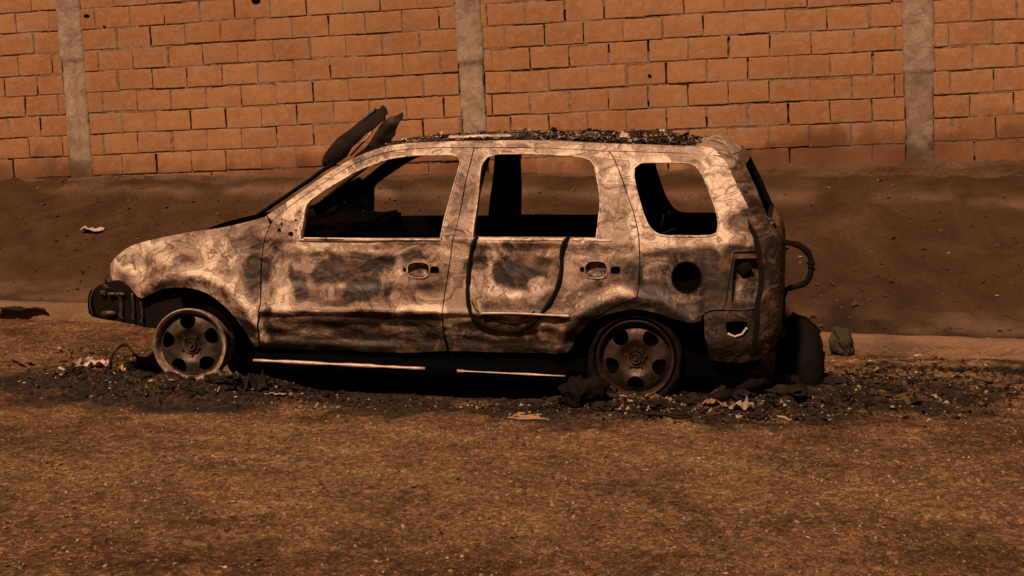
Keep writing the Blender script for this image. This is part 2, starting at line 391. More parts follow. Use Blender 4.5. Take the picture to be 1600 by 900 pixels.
for r in rows:
    zc = v_line + (r+.5)*PV
    for b in range(len(pil)-1):
        L, R = pil[b]+.098, pil[b+1]-.098
        off = (.5 if r % 2 else 0)*PU + random.uniform(-.02, .02) + b*.07
        x = L - PU + (off % PU)
        while x < R:
            x0, x1 = max(x, L), min(x+PU, R)
            x += PU
            if x1-x0 < .035: continue
            full = x1-x0 > PU*.9
            sh = random.uniform(-.004, .004)
            wv = x1-x0-random.uniform(.006, .016) ; hv = PV-random.uniform(.009, .015)
            cx = (x0+x1)/2+sh; cz = zc+random.uniform(-.003, .003)+.010*nz(cx, r*.4, 0, .8)
            # sometimes mortar smeared over a joint so two bricks read as one
            k = ringbox(BV, BF, cx, cz, wv, hv, random.uniform(-.006, .003), .05, random.uniform(-.008, .008), .0030, .0045)
            t = min(1, max(0, random.gauss(.55, .16)+.5*fbm(cx, cz, 0, .8, 3)))
            BT += [t]*k
            BS += [darkening(v[0], v[2]) for v in BV[-k:]]
            # the upright joint to the right of this brick: flush, recessed, half filled or empty
            q = random.random()
            if x < R:
                jx = x1; 
                if q < .5: k = ringbox(MV, MF, jx, zc, .026, PV-.010, random.uniform(-.003, .005), .05, 0, .004, .002, (1, 6))
                elif q < .78:
                    hh = PV*random.uniform(.3, .75); k = ringbox(MV, MF, jx, zc+(PV-hh)/2*random.choice((-1, 1)), .022, hh, random.uniform(.002, .010), .05, 0, .004, .002, (1, 4))
                elif q < .9: k = ringbox(MV, MF, jx, zc, .022, PV-.01, .028, .05, 0, .003, .002, (1, 4))
                else: k = 0
                if k: MS += [darkening(v[0], v[2]) for v in MV[-k:]]
    # bed joint, in short lengths of differing depth
    x = pil[0]
    while x < pil[-1]:
        ln = random.uniform(.12, .5)
        k = ringbox(MV, MF, x+ln/2, zc+PV/2+.010*nz(x+ln/2, (r+.5)*.4, 0, .8)+random.uniform(-.002, .002), ln+.003, .021, random.choice((.001, .003, .005, .008, .013)), .05, 0, .003, .002, (10, 1))
        MS += [darkening(v[0], v[2]) for v in MV[-k:]]
        x += ln
EA = [0.]*len(BV)
for q, i in EDG:
    if q == id(BV): EA[i] = 1.
mobj('brickwork', BV, BF, BRICK, wall, smooth=False, attrs={'tone': BT, 'darkening': BS, 'edge': EA}).matrix_basis = WROT
mobj('mortar', MV, MF, MORT, wall, smooth=False, attrs={'darkening': MS}).matrix_basis = WROT
bz0, bz1 = v_line-7*PV-.2, v_line+11*PV
V = [(pil[0]-.1, .045, bz0), (pil[-1]+.1, .045, bz0), (pil[-1]+.1, .045, bz1), (pil[0]-.1, .045, bz1),
     (pil[0]-.1, .20, bz0), (pil[-1]+.1, .20, bz0), (pil[-1]+.1, .20, bz1), (pil[0]-.1, .20, bz1)]
mobj('core', V, [(0, 1, 2, 3), (4, 7, 6, 5), (0, 4, 5, 1), (3, 2, 6, 7), (0, 3, 7, 4), (1, 5, 6, 2)], m_plain('dark_mortar', (.028, .018, .012), .95), wall, smooth=False).matrix_basis = WROT
def pillar(u, brk, hw=.105, seed=0):
    V = []; Fc = []; A = []
    zs = np.arange(bz0, bz1+.2, .02); us = np.linspace(-1, 1, 17)
    for z in zs:
        up = z > brk
        wl = hw*(1.0 + .10*fbm(seed, z, 1, 3.2, 4)) + (.010 if up else -.004) + .006*nz(seed, z, 9, 22)
        wr = hw*(1.0 + .10*fbm(seed+9, z, 5, 3.2, 4)) + (.010 if up else -.002) + .006*nz(seed, z, 3, 22)
        V.append((u-wl, .05, z)); A.append(darkening(u, z))
        for s in us:
            x = s*(wl if s < 0 else wr)
            e = (1-abs(s)**7)
            y = (-.020 if up else -.009)*e + .006*fbm(x+seed, z, 0, 9, 4) + .003*nz(x, z, seed, 45)
            if not up and abs(s-.25) < .07 and seed == 0: y += .012      # formwork seam
            V.append((u+x, y, z)); A.append(max(darkening(u+x, z), .35*(not up)*(seed == 2)))
        V.append((u+wr, .05, z)); A.append(darkening(u, z))
    n = len(us)+2
    for j in range(len(zs)-1):
        for i in range(n-1): a = j*n+i; Fc.append((a, a+1, a+n+1, a+n))
    o = mobj('pillar', V, Fc, CONC, wall, attrs={'darkening': A}); o.matrix_basis = WROT
for i, u in enumerate(pil):
    sd_ = {2: 0, 3: 1, 4: 2}.get(i, i+3)
    brk = onWall(118, 93)[1] if sd_ == 0 else onWall(1436, 114)[1] if sd_ == 2 else onWall(738, 100)[1]
    pillar(u, brk, .098 if sd_ == 1 else .105, sd_)
for x, y, r_ in ((400, 1, .030), (136, 25, .022), (163, 41, .010), (1015, 118, .012)):
    hu, hz = onWall(x, y); V = []; Fc = []
    for k in range(14):
        a = 2*math.pi*k/14; q = r_*(1+.3*nz(math.cos(a), math.sin(a), x, 2)); V += [(hu+1.25*q*math.cos(a), -.0085, hz+.7*q*math.sin(a)), (hu+q*math.cos(a), .04, hz+.6*q*math.sin(a))]
    Fc = [(2*k, (2*k+2) % 28, (2*k+3) % 28, 2*k+1) for k in range(14)]+[tuple(2*k for k in range(14))[::-1]]
    mobj('broken_hole', V, Fc, BLACK, wall, smooth=False).matrix_basis = WROT
# rough cement footing along the foot of the wall
V = []; Fc = []; A = []
uu = np.arange(pil[0], pil[-1], .03); ni = 9
for u in uu:
    P0 = WM @ Vector((u, 0, 0)); g = wallbase(P0.x)-P0.z     # local height of the ground
    h = .035+.03*fbm(u, 1, 0, 1.2, 4)+.05*ss(.6, 1.2, u)+.035*ss(2, 3, u)+.02*fbm(u, 2, 0, 7, 3)
    for i in range(ni):
        t = i/(ni-1)
        y = -.008-.03*(1-t)**.7 - .05*(1-t)*max(0, .2+fbm(u, t, 0, 2.5, 3)) + .012*fbm(u, t*.4, 7, 11, 3)
        if t > .95: y = .02
        V.append((u, y, g-.12+(h+.12)*t)); A.append(min(1, max(0, .92+.35*fbm(u, t, 3, 2, 3))))
for j in range(len(uu)-1):
    for i in range(ni-1): a = j*ni+i; Fc.append((a, a+ni, a+ni+1, a+1))
mobj('footing', V, Fc, BANK, wall, attrs={'pale': [.40*max(0, 1.6-1.2*a) for a in A]}).matrix_basis = WROT

# ------------------------------------------------------------------ the burnt car
W = 1.63
HF = onY(294, 541, .03); HR = onY(992, 562, .03)      # wheel hubs
car = empty('burnt_car', (1.25, W/2, 0))
tag(car, 'burnt-out rusty SUV shell without windows standing on bare rims in front of the brick wall', 'car')
CARI = Matrix.Translation(-Vector((1.25, W/2, 0)))
def part(name, V, Fc, mats, parent=car, **kw):
    """parts are modelled in street coordinates; the thing sits at (1.25, W/2, 0)"""
    o = mobj(name, [CARI @ Vector(v) for v in V], Fc, mats, parent, **kw); return o
_zz = [-.2, .10, .2, .28, .38, .5, .6, .75, .88, .93, 1.42, 1.7]; _yy = [.20, .15, .10, .055, .018, .004, .016, .034, .05, .065, .255, .30]
def ys(X, Z):
    y = float(np.interp(Z, _zz, _yy))
    if X < -.05: y += 1.0*(-.05-X)**2
    if X > 2.95: y += ((X-2.95)/.3)**2*.11
    return y
def U(x, y, off=0.):
    d = ray(x, y); Y = .05
    for _ in range(8):
        P = CAMP+d*((Y-CAMP.y)/d.y); Y = ys(P.x, P.z)+off
    return (P.x, P.z)
FC = onY(300, 548, .03); RC = onY(992, 592, .03)      # arch centres
m1 = U(410, 484); m2 = U(890, 490)
def moldZ(X): return m1[1]+(m2[1]-m1[1])*(X-m1[0])/(m2[0]-m1[0])
belt = U(700, 374)[1]
lumps = []
def detail(X, Z):
    d = 0
    for c, r0 in ((FC, .43), (RC, .44)):
        r = math.hypot(X-c.x, (Z-c.z)*1.0)
        if r < .7 and Z > c.z-.1: d -= .030*math.exp(-((r-r0)/.038)**2) * ss(c.z-.1, c.z+.12, Z)
    if .42 < X < 3.0:
        zm = moldZ(X); far = ss(.30, .42, math.hypot(X-RC.x, Z-RC.z))*ss(.40, .5, math.hypot(X-FC.x, Z-FC.z))
        far *= 1-ss(2.1, 2.35, X)
        d += far*(-.016*ss(zm+.016, zm-.006, Z) + .026*ss(zm-.004, zm-.022, Z))
        d += -.010*math.exp(-((Z-belt+.010)/.009)**2)*(X < 2.5)
    # pressed hollow in the door skins
    for cx, cz, rx, rz, a in ((.86, .70, .33, .085, .014), (1.83, .70, .25, .09, .016), (2.35, .72, .18, .10, -.008), (1.0, .36, .50, .055, .018), (1.85, .36, .35, .045, .012), (2.75, .66, .10, .2, -.012)):
        q = ((X-cx)/rx)**4+((Z-cz)/rz)**4; d += a*ss(1.5, .6, q)
    d += .011*fbm(X, Z*1.2, 0, 2.4, 3) + .0045*fbm(X, Z, 4, 8, 3)
    if Z < .5 and .4 < X < 2.1: d += .006*math.sin(Z*55+5*fbm(X, Z, 2, 2.4, 3)+X*2)*ss(.48, .42, Z)
    if X < .0 and Z > .35: d += .022*fbm(X*1.3+Z*1.2, Z-X*.6, 5, 5, 3)
    return d
# soot and ash zones mixed with painted shade and highlights: (px, py, rx, ry, value, weight)
fw_ = [(470, 373), (475, 345), (481, 319), (487, 312), (512, 295), (535, 281), (560, 267), (587, 256), (613, 248), (647, 244), (680, 243), (706, 243), (714, 246), (718, 254), (715, 266), (708, 290), (701, 314), (693, 343), (687, 373)]
rw_ = [(739, 371), (742, 345), (746, 322), (751, 272), (754, 256), (762, 246), (776, 242), (810, 241), (850, 242), (884, 244), (905, 246), (921, 251), (928, 260), (931, 275), (937, 312), (934, 345), (931, 372)]
qw_ = [(1001, 256), (992, 263), (991, 275), (997, 304), (1003, 326), (1010, 345), (1019, 359), (1033, 367), (1070, 368), (1108, 368), (1119, 364), (1122, 354), (1119, 332), (1110, 306), (1102, 286), (1094, 269), (1086, 260), (1074, 256), (1035, 255)]
WIN = (fw_, rw_, qw_)
ZON = [(300, 400, 150, 62, .60, .3), (225, 395, 45, 28, .78, .4), (300, 425, 60, 7, .50, .5), (350, 395, 30, 22, .80, .5), (396, 425, 12, 55, .40, .4), (372, 385, 10, 40, .62, .4), (390, 505, 22, 35, .48, .4),
       (560, 420, 155, 65, .52, .2), (442, 430, 18, 50, .70, .3), (414, 420, 4, 22, .10, .3), (565, 388, 130, 12, .60, .3), (487, 386, 22, 8, .86, .3), (590, 394, 45, 5, .80, .4), (467, 440, 13, 38, .28, .3), (468, 415, 8, 9, .6, .3),
       (560, 438, 70, 43, .52, .2), (555, 436, 60, 35, .20, .25), (520, 453, 22, 13, .62, .5), (600, 425, 20, 18, .42, .4), (640, 452, 30, 12, .28, .4), (652, 424, 42, 26, .56, .3), (652, 400, 30, 6, .36, .4), (618, 410, 6, 20, .78, .5),
       (520, 478, 115, 5, .66, .3), (660, 486, 50, 6, .84, .3), (560, 524, 158, 36, .12, .2), (480, 512, 45, 9, .40, .4), (590, 510, 60, 7, .42, .4), (640, 532, 40, 13, .36, .4), (530, 535, 60, 4, .34, .5), (418, 508, 9, 30, .0, .2),
       (716, 440, 20, 90, .60, .2), (712, 330, 24, 95, .64, .2), (735, 300, 20, 70, .66, .2), (700, 545, 32, 30, .02, .3),
       (815, 430, 82, 62, .46, .2), (800, 387, 58, 8, .32, .3), (768, 432, 12, 38, .72, .3), (812, 425, 44, 30, .18, .25), (842, 445, 14, 14, .78, .4), (800, 456, 50, 6, .66, .4), (835, 398, 32, 6, .66, .5), (768, 400, 16, 6, .8, .4), (905, 425, 26, 26, .70, .3), (955, 440, 26, 24, .44, .3),
       (905, 392, 40, 7, .46, .4), (978, 410, 18, 58, .48, .3), (930, 472, 42, 16, .66, .3), (800, 512, 105, 18, .36, .3), (860, 512, 28, 14, .62, .4), (745, 520, 14, 22, .30, .3), (790, 540, 100, 9, .20, .4),
       (968, 330, 22, 90, .56, .25), (955, 300, 10, 40, .74, .4), (470, 290, 95, 60, .70, .1), (640, 233, 150, 13, .76, .1), (860, 232, 130, 12, .80, .1), (1040, 240, 90, 13, .82, .1), (1135, 310, 42, 75, .93, .15), (1160, 345, 20, 20, .6, .4), (1050, 377, 70, 9, .80, .3), (990, 320, 12, 70, .84, .2),
       (1050, 440, 62, 52, .28, .25), (1025, 410, 18, 25, .56, .5), (1060, 396, 60, 5, .24, .4), (1112, 440, 26, 48, .18, .3), (1080, 462, 30, 6, .5, .5), (1168, 440, 44, 55, .16, .2), (1180, 378, 30, 10, .7, .3), (1150, 530, 70, 46, .06, .2), (1215, 440, 22, 110, .20, .2)]
def ash(X, Y, Z):
    x, y = topx((X, Y, Z)); v = .6
    x += 16*nz(X, Z, 1, 4)+7*nz(X, Z, 3, 11); y += 11*nz(X, Z, 7, 4)+6*nz(X, Z, 5, 11)
    for cx, cy, rx, ry, val, soft in ZON:
        q = abs((x-cx)/rx)**2.6+abs((y-cy)/ry)**2.6
        if q < 1+2*soft: v += (val-v)*ss(1+1.6*soft, 1-1.2*soft, q)
    r = math.hypot(X-FC.x, Z-FC.z)
    if X < .5 and Z > FC.z-.02: v += (.90-v)*math.exp(-((r-.435)/.028)**2)*ss(-.35, .1, X); v += (.35-v)*math.exp(-((r-.375)/.02)**2)*.6
    r = math.hypot(X-RC.x, Z-RC.z)
    if Z > RC.z-.05 and X < 2.95: v += (.10-v)*ss(.47, .43, r)*.9; v += (1.-v)*math.exp(-(((x-975)/26)**2+((y-457)/6)**2))
    v += (-.35-v)*ss(528, 548, y)*(x < 1090)  # door bottoms painted dark to stand for shade on the downturned skin
    for w__ in WIN:
        cx = sum(p[0] for p in w__)/len(w__); cy = sum(p[1] for p in w__)/len(w__)
        x0, y0 = topx((X, Y, Z))
        if inpoly((cx+(x0-cx)/1.05, cy+(y0-cy)/1.09), w__) : v += (.88-v)*.75
    return v
def inpoly(p, poly):
    x, y = p; c = False; n = len(poly); j = n-1
    for i in range(n):
        xi, yi = poly[i]; xj, yj = poly[j]
        if (yi > y) != (yj > y) and x < (xj-xi)*(y-yi)/(yj-yi)+xi: c = not c
        j = i
    return c
def area(p): return sum(p[i][0]*p[(i+1) % len(p)][1]-p[(i+1) % len(p)][0]*p[i][1] for i in range(len(p)))/2
def inset(poly, d):
    if area(poly) < 0: poly = poly[::-1]
    n = len(poly); out = []
    for i in range(n):
        a, b, c = (Vector(poly[i-1]), Vector(poly[i]), Vector(poly[(i+1) % n]))
        e1 = (b-a).normalized(); e2 = (c-b).normalized(); n1 = Vector((-e1.y, e1.x)); n2 = Vector((-e2.y, e2.x))
        m = n1+n2
        if m.length < .3: m = n1
        m.normalize(); k = max(.5, m.dot(n1)); out.append(tuple(b+m*d/k))
    return out
def dense(poly, st, smooth=True):
    out = []; n = len(poly)
    for i in range(n):
        p0, p1, p2, p3 = [Vector(poly[(i+q) % n]) for q in (-1, 0, 1, 2)]
        L = (p2-p1).length; m = max(1, int(L/st))
        c1 = smooth and (p1-p0).normalized().dot((p2-p1).normalized()) > .72
        c2 = smooth and (p3-p2).normalized().dot((p2-p1).normalized()) > .72
        t1 = ((p2-p0).normalized() if c1 else (p2-p1).normalized())*L
        t2 = ((p3-p1).normalized() if c2 else (p2-p1).normalized())*L
        for k in range(m):
            t = k/m; h = (2*t**3-3*t*t+1)*p1+(t**3-2*t*t+t)*t1+(-2*t**3+3*t*t)*p2+(t**3-t*t)*t2
            out.append((h.x, h.y))
    return out
def sheet(outer, holes, fn, res=.018, thick=.02, tdir=(0, 1, 0), st=.014, ins=.0, sm=True):
    """triangulated curved sheet with holes and thickness; fn(u,v)->3D point of the outer skin"""
    if area(outer) < 0: outer = outer[::-1]
    if ins: outer = inset(outer, ins)
    loops = [dense(outer, st, sm)]+[dense(h, st) for h in holes]
    co = []; ed = []
    for lp in loops:
        b = len(co); co += lp; ed += [(b+i, b+(i+1) % len(lp)) for i in range(len(lp))]
    nb = len(co)
    bd = np.array(co)
    x0, y0 = bd.min(0); x1, y1 = bd.max(0)
    j = 0; y = y0
    while y < y1:
        x = x0+(res/2 if j % 2 else 0)
        while x < x1:
            if ((bd-np.array((x, y)))**2).sum(1).min() > (res*.55)**2 and inpoly((x, y), loops[0]) and not any(inpoly((x, y), h) for h in loops[1:]):
                co.append((x, y))
            x += res
        y += res*.866; j += 1
    vo, eo, fo, *_ = delaunay_2d_cdt([Vector(c) for c in co], ed, [], 0, 1e-6)
    tris = []
    for f in fo:
        c = sum((vo[i] for i in f), Vector((0, 0)))/len(f)
        if inpoly(c, loops[0]) and not any(inpoly(c, h) for h in loops[1:]):
            if (vo[f[1]]-vo[f[0]]).cross(vo[f[2]]-vo[f[0]]) < 0: f = f[::-1]
            tris.append(tuple(f))
    P = [Vector(fn(v.x, v.y)) for v in vo]; T = Vector(tdir)*thick; n = len(P)
    V = P+[p+T for p in P]; Fc = list(tris)+[tuple(i+n for i in t[::-1]) for t in tris]; mi = [0]*len(tris)+[1]*len(tris)
    ec = {}
    for t in tris:
        for a, b in ((t[0], t[1]), (t[1], t[2]), (t[2], t[0])): ec[(a, b)] = 1
    for (a, b) in list(ec):
        if (b, a) not in ec:
            q = len(V); V += [P[a], P[b], P[b]+T, P[a]+T]; Fc.append((q+1, q, q+3, q+2)); mi.append(2)
    return V, Fc, mi
def skin(X, Z): return (X, ys(X, Z)+detail(X, Z), Z)
def mirror(V, Fc): return [(v[0], W-v[1], v[2]) for v in V], [f[::-1] for f in Fc]
def panel(name, px, holes=(), thick=.03, res=.017, ins=.003, parent=car, both=True, edge=None, fn=skin, off=0):
    outer = [U(*p, off) for p in px]; hs = [[U(*p, off) for p in h] for h in holes]
    V, Fc, mi = sheet(outer, hs, fn, res, thick, ins=ins)
    A = [ash(*v) for v in V]
    o = part(name, V, Fc, [BURNT, SOOT, edge or BURNT], parent, mi=mi, attrs={'ash': A})
    if both:
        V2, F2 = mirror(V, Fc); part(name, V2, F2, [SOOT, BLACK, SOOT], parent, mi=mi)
    return o
def ell(cx, cy, rx, ry, n=14, p=2.0):
    return [(cx+rx*math.copysign(abs(math.cos(a))**(2/p), math.cos(a)), cy+ry*math.copysign(abs(math.sin(a))**(2/p), math.sin(a))) for a in [2*math.pi*i/n for i in range(n)]]
# --- front fender
fender = panel('front_fender', [(173, 411), (181, 401), (200, 386), (232, 375), (296, 362), (345, 355), (397, 343), (417, 337), (422, 350), (414, 372), (409, 400), (407, 440), (407, 472), (405, 500), (407, 540), (400, 543),
    (388, 528), (378, 513), (362, 492), (342, 472), (317, 457), (285, 450), (254, 453), (234, 461), (224, 466), (210, 456), (196, 447), (178, 440), (172, 428)], thick=.008)
# --- doors
sail = [ell(454, 366, 4.6, 4.6, 8), ell(462, 360, 1.8, 1.8, 6), ell(462, 344, 2.4, 2.2, 6), ell(468, 331, 1.8, 2, 6), ell(436, 360, 3.2, 4, 7), ell(440, 350, 2, 3, 6)]
fdoor = panel('front_door', [(422, 351), (430, 340), (446, 327), (480, 303), (515, 279), (552, 257), (590, 242), (620, 235), (670, 231), (741, 230), (735, 256), (728, 283), (719, 330), (711, 365), (708, 374), (703, 410),
    (697, 447), (692, 480), (691, 520), (699, 549), (640, 552), (520, 549), (410, 544), (407, 520), (407, 472), (408, 440), (409, 400), (414, 372)],
    [fw_, ell(654, 422, 17, 12, 16, 2.8), ell(679, 422, 7.5, 5.5, 10, 4), ell(632, 422, 3.5, 4, 8)]+sail, thick=.045)
rdoor = panel('rear_door', [(741, 230), (850, 231), (951, 236), (958, 246), (967, 267), (975, 288), (982, 309), (989, 329), (994, 348), (998, 368), (999, 390), (1000, 420), (998, 450), (996, 463), (979, 471), (955, 482), (931, 497),
    (913, 513), (901, 526), (892, 546), (884, 552), (800, 552), (702, 549), (692, 520), (692, 480), (697, 447), (703, 410), (708, 374), (719, 330), (728, 283), (735, 256)],
    [rw_, ell(932, 421, 17, 13, 16, 2.8), ell(962, 422, 8, 6, 10, 4), ell(910, 421, 4, 5, 8)], thick=.045)
# --- rear quarter
tl_ = [(1148, 404), (1187, 403), (1189, 440), (1188, 476), (1143, 473), (1144, 440)]
quart = panel('rear_quarter_panel', [(951, 236), (1000, 237), (1060, 239), (1120, 243), (1134, 252), (1148, 280), (1160, 304), (1171, 325), (1181, 342), (1189, 362), (1193, 385), (1193, 430), (1192, 484), (1160, 485), (1131, 484), (1110, 486), (1098, 492), (1097, 502),
    (1078, 503), (1055, 499), (1031, 491), (1010, 486), (992, 484), (972, 486), (952, 491), (932, 499), (931, 497), (955, 482), (979, 471), (996, 463), (998, 450), (1000, 420), (999, 390), (998, 368), (994, 348), (989, 329), (982, 309), (975, 288), (967, 267), (958, 246)],
    [qw_, ell(1073, 433, 23, 24, 20), tl_], thick=.03)
# --- side rail under the roof edge, running down into the windscreen pillar
panel('roof_rail', [(417, 336), (443, 319), (480, 293), (513, 270), (550, 248), (587, 233), (617, 226), (667, 222), (733, 220), (850, 219), (950, 224), (1050, 227), (1112, 231), (1126, 243), (1120, 243), (1060, 239), (1000, 237), (951, 236), (850, 231),
    (741, 230), (670, 231), (620, 235), (590, 242), (552, 257), (515, 279), (480, 303), (446, 327), (424, 346)], thick=.05, ins=.001, res=.02)
# --- inner door posts so the seams read dark
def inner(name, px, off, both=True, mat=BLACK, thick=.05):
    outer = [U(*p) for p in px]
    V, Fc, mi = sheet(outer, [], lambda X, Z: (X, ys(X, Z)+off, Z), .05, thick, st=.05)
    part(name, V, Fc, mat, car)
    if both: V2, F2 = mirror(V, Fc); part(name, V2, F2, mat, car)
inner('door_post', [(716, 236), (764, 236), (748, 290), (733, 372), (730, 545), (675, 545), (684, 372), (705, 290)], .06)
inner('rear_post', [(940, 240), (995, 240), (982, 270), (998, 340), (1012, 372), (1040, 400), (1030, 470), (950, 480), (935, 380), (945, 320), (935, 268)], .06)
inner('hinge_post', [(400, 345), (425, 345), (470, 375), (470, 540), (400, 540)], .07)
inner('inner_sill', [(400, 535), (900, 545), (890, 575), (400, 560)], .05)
# --- handle recesses
def cup(parent, cx, cy, rx, ry, depth, mat, rimmat, p=2.8, rimr=.004, name='handle_recess', gouge=True):
    a = [U(*q) for q in ell(cx, cy, rx, ry, 28, p)]; c = U(cx, cy); V = []; Fc = []; n = len(a)
    for k, (s, d) in enumerate(((1.02, -.001), (.97, .008), (.82, depth*.8), (.45, depth), (.1, depth*.9))):
        for (X, Z) in a:
            x, z = c[0]+(X-c[0])*s, c[1]+(Z-c[1])*s
            V.append((x, ys(x, z)+detail(x, z)+d+.004*nz(x, z, k, 40), z))
    for k in range(4):
        for i in range(n): j = (i+1) % n; Fc.append((k*n+i, k*n+j, (k+1)*n+j, (k+1)*n+i))
    Fc.append(tuple(4*n+i for i in range(n)))
    o = part(name, V, Fc, mat, parent, attrs={'ash': [.45+.5*nz(v[0], v[2], 0, 30) for v in V]})
    if rimmat:
        pts = [(X, ys(X, Z)+detail(X, Z)-.003, Z) for X, Z in [(c[0]+(x-c[0])*1.04, c[1]+(z-c[1])*1.04) for x, z in a]]
        tube('handle_trim', pts, rimr, rimmat, parent, closed=True)
    return o
def tube_data(pts, r, n=8, closed=False, wob=0.):
    pts = [Vector(p) for p in pts]; V = []; Fc = []; m = len(pts)
    for i, p in enumerate(pts):
        a = pts[i-1] if (i or closed) else p; b = pts[(i+1) % m] if (i < m-1 or closed) else p
        t = (b-a).normalized(); ref = Vector((0, 1, 0)) if abs(t.y) < .8 else Vector((0, 0, 1))
        s = t.cross(ref).normalized(); q = s.cross(t)
        rr = (r[i] if isinstance(r, (list, tuple)) else r)*(1+wob*nz(p.x, p.z, p.y, 25))
        for k in range(n): an = 2*math.pi*k/n; V.append(p+(s*math.cos(an)+q*math.sin(an))*rr)
    for i in range(m if closed else m-1):
        for k in range(n): a = i*n+k; b = i*n+(k+1) % n; c_ = ((i+1) % m)*n; Fc.append((a, b, c_+(k+1) % n, c_+k))
    if not closed: Fc.append(tuple(range(n-1, -1, -1))); Fc.append(tuple((m-1)*n+k for k in range(n)))
    return V, Fc
def tube(name, pts, r, mat, parent=car, n=8, closed=False, wob=0., ashv=.7):
    V, Fc = tube_data(pts, r, n, closed, wob); return part(name, V, Fc, mat, parent, attrs={'ash': [ashv]*len(V)})
def spline(pts, m=6):
    pts = [Vector(p) for p in pts]; out = []; n = len(pts)
    for i in range(n-1):
        p0, p1, p2, p3 = pts[max(0, i-1)], pts[i], pts[i+1], pts[min(n-1, i+2)]
        for k in range(m):
            t = k/m; out.append(.5*((2*p1)+(p2-p0)*t+(2*p0-5*p1+4*p2-p3)*t*t+(3*p1-p0-3*p2+p3)*t**3))
    out.append(pts[-1]); return out
def merge(parts):
    V = []; Fc = []; mi = []
    for k, (v, f) in enumerate(parts): b = len(V); V += list(v); Fc += [tuple(i+b for i in q) for q in f]; mi += [k]*len(f)
    return V, Fc, mi
cup(fdoor, 654, 422, 17, 12, .035, BURNT, BURNT)
cup(rdoor, 932, 421, 17, 13, .035, BURNT, BURNT)
def S3(x, y, off=0.): X, Z = U(x, y, off); return Vector((X, ys(X, Z)+detail(X, Z)+off, Z))
cup(fdoor, 679, 422, 7.8, 6, .06, BLACK, None, 4, name='lock_hole'); cup(rdoor, 962, 422, 8.3, 6.4, .06, BLACK, None, 4, name='lock_hole')
# window gutters: thin rolled edges round the openings
for d_, w__ in ((fdoor, fw_), (rdoor, rw_), (quart, qw_)):
    loop = dense([(a, b) for a, b in w__], 8)
    cxm = sum(p[0] for p in w__)/len(w__); cym = sum(p[1] for p in w__)/len(w__)
    pts = [S3(a+(a-cxm)*.012, b+(b-cym)*.02, -.001) for a, b in loop]
    tube('window_trim', pts, .0045, BURNT, d_, 6, True, .3, .95)
# bright mouldings that still shine
tube('trim_strip', spline([S3(x, y, -.004) for x, y in ((752, 489), (800, 489), (850, 491), (891, 493))], 8), .007, BRIGHT, rdoor, 8, wob=.5)
tube('trim_strip', spline([S3(x, y, -.004) for x, y in ((475, 372), (560, 373), (620, 374), (688, 375))], 6), .005, BURNT, fdoor, 6, wob=.4, ashv=.95)
tube('trim_strip', spline([S3(x, y, -.004) for x, y in ((741, 374), (800, 375), (870, 375), (955, 376))], 6), .006, BURNT, rdoor, 6, wob=.4, ashv=.98)
# quarter light divider in the rear door window
V, Fc, mi = sheet([U(*p) for p in ((937, 312), (943, 318), (954, 350), (956, 366), (952, 373), (931, 373), (934, 345))], [], lambda X, Z: (X, ys(X, Z)+.015, Z), .03, .012)
part('quarter_light_plate', V, Fc, BURNT, rdoor, attrs={'ash': [.78]*len(V)})
# melted window seal hanging in a loop over the rear door
seal = spline([S3(*p, -.012) for p in ((746, 369), (739, 382), (733, 410), (730, 440), (731, 470), (737, 493), (752, 508), (775, 517), (800, 519), (822, 512), (842, 495), (860, 470), (872, 445), (877, 420), (877, 398), (881, 380), (889, 370))], 5)
V1, F1 = tube_data(seal, .0105, 8, wob=.35)
seal2 = spline([S3(*p, -.010) for p in ((737, 470), (745, 485), (765, 497), (790, 502), (815, 499), (835, 486))], 5)
V2, F2 = tube_data(seal2, .0035, 6, wob=.4)
V, Fc, mi = merge([(V1, F1), (V2, F2)]); so_ = part('window_seal', V, Fc, RUBB, rdoor); so_['label'] = 'melted black window seal hanging in a loop'
# --- sill with its bright strip
def sweep(name, pts, prof, mat, parent=car, both=False, ashv=.1):
    V = []; Fc = []; n = len(prof)
    for p in pts:
        for dy, dz in prof: V.append((p[0], p[1]+dy+.003*nz(p[0], dz, 0, 9), p[2]+dz+.003*nz(p[0], dy, 3, 9)))
    for j in range(len(pts)-1):
        for i in range(n): a = j*n+i; b = j*n+(i+1) % n; Fc.append((a, b, b+n, a+n))
    Fc.append(tuple(range(n-1, -1, -1))); Fc.append(tuple((len(pts)-1)*n+i for i in range(n)))
    o = part(name, V, Fc, mat, parent, attrs={'ash': [ashv]*len(V)})
    if both: V2, F2 = mirror(V, Fc); part(name, V2, F2, mat, parent)
    return o
sp = [Vector((X, .05, Z)) for X, Z in [U(402+(886-402)*t, 561+(584-561)*t) for t in np.linspace(0, 1, 30)]]
sill = sweep('sill', sp, [(0, -.03), (.0, .012), (.03, .04), (.16, .05), (.16, -.05), (.03, -.05)], BLACK, both=True)
tube('sill_strip', [p+Vector((0, -.006, .004)) for p in sp[:17]], .0085, BRIGHT, sill, 8, wob=.8)
tube('sill_strip', [p+Vector((0, -.006, .001)) for p in sp[19:]], .0055, BRIGHT, sill, 8, wob=1.2)
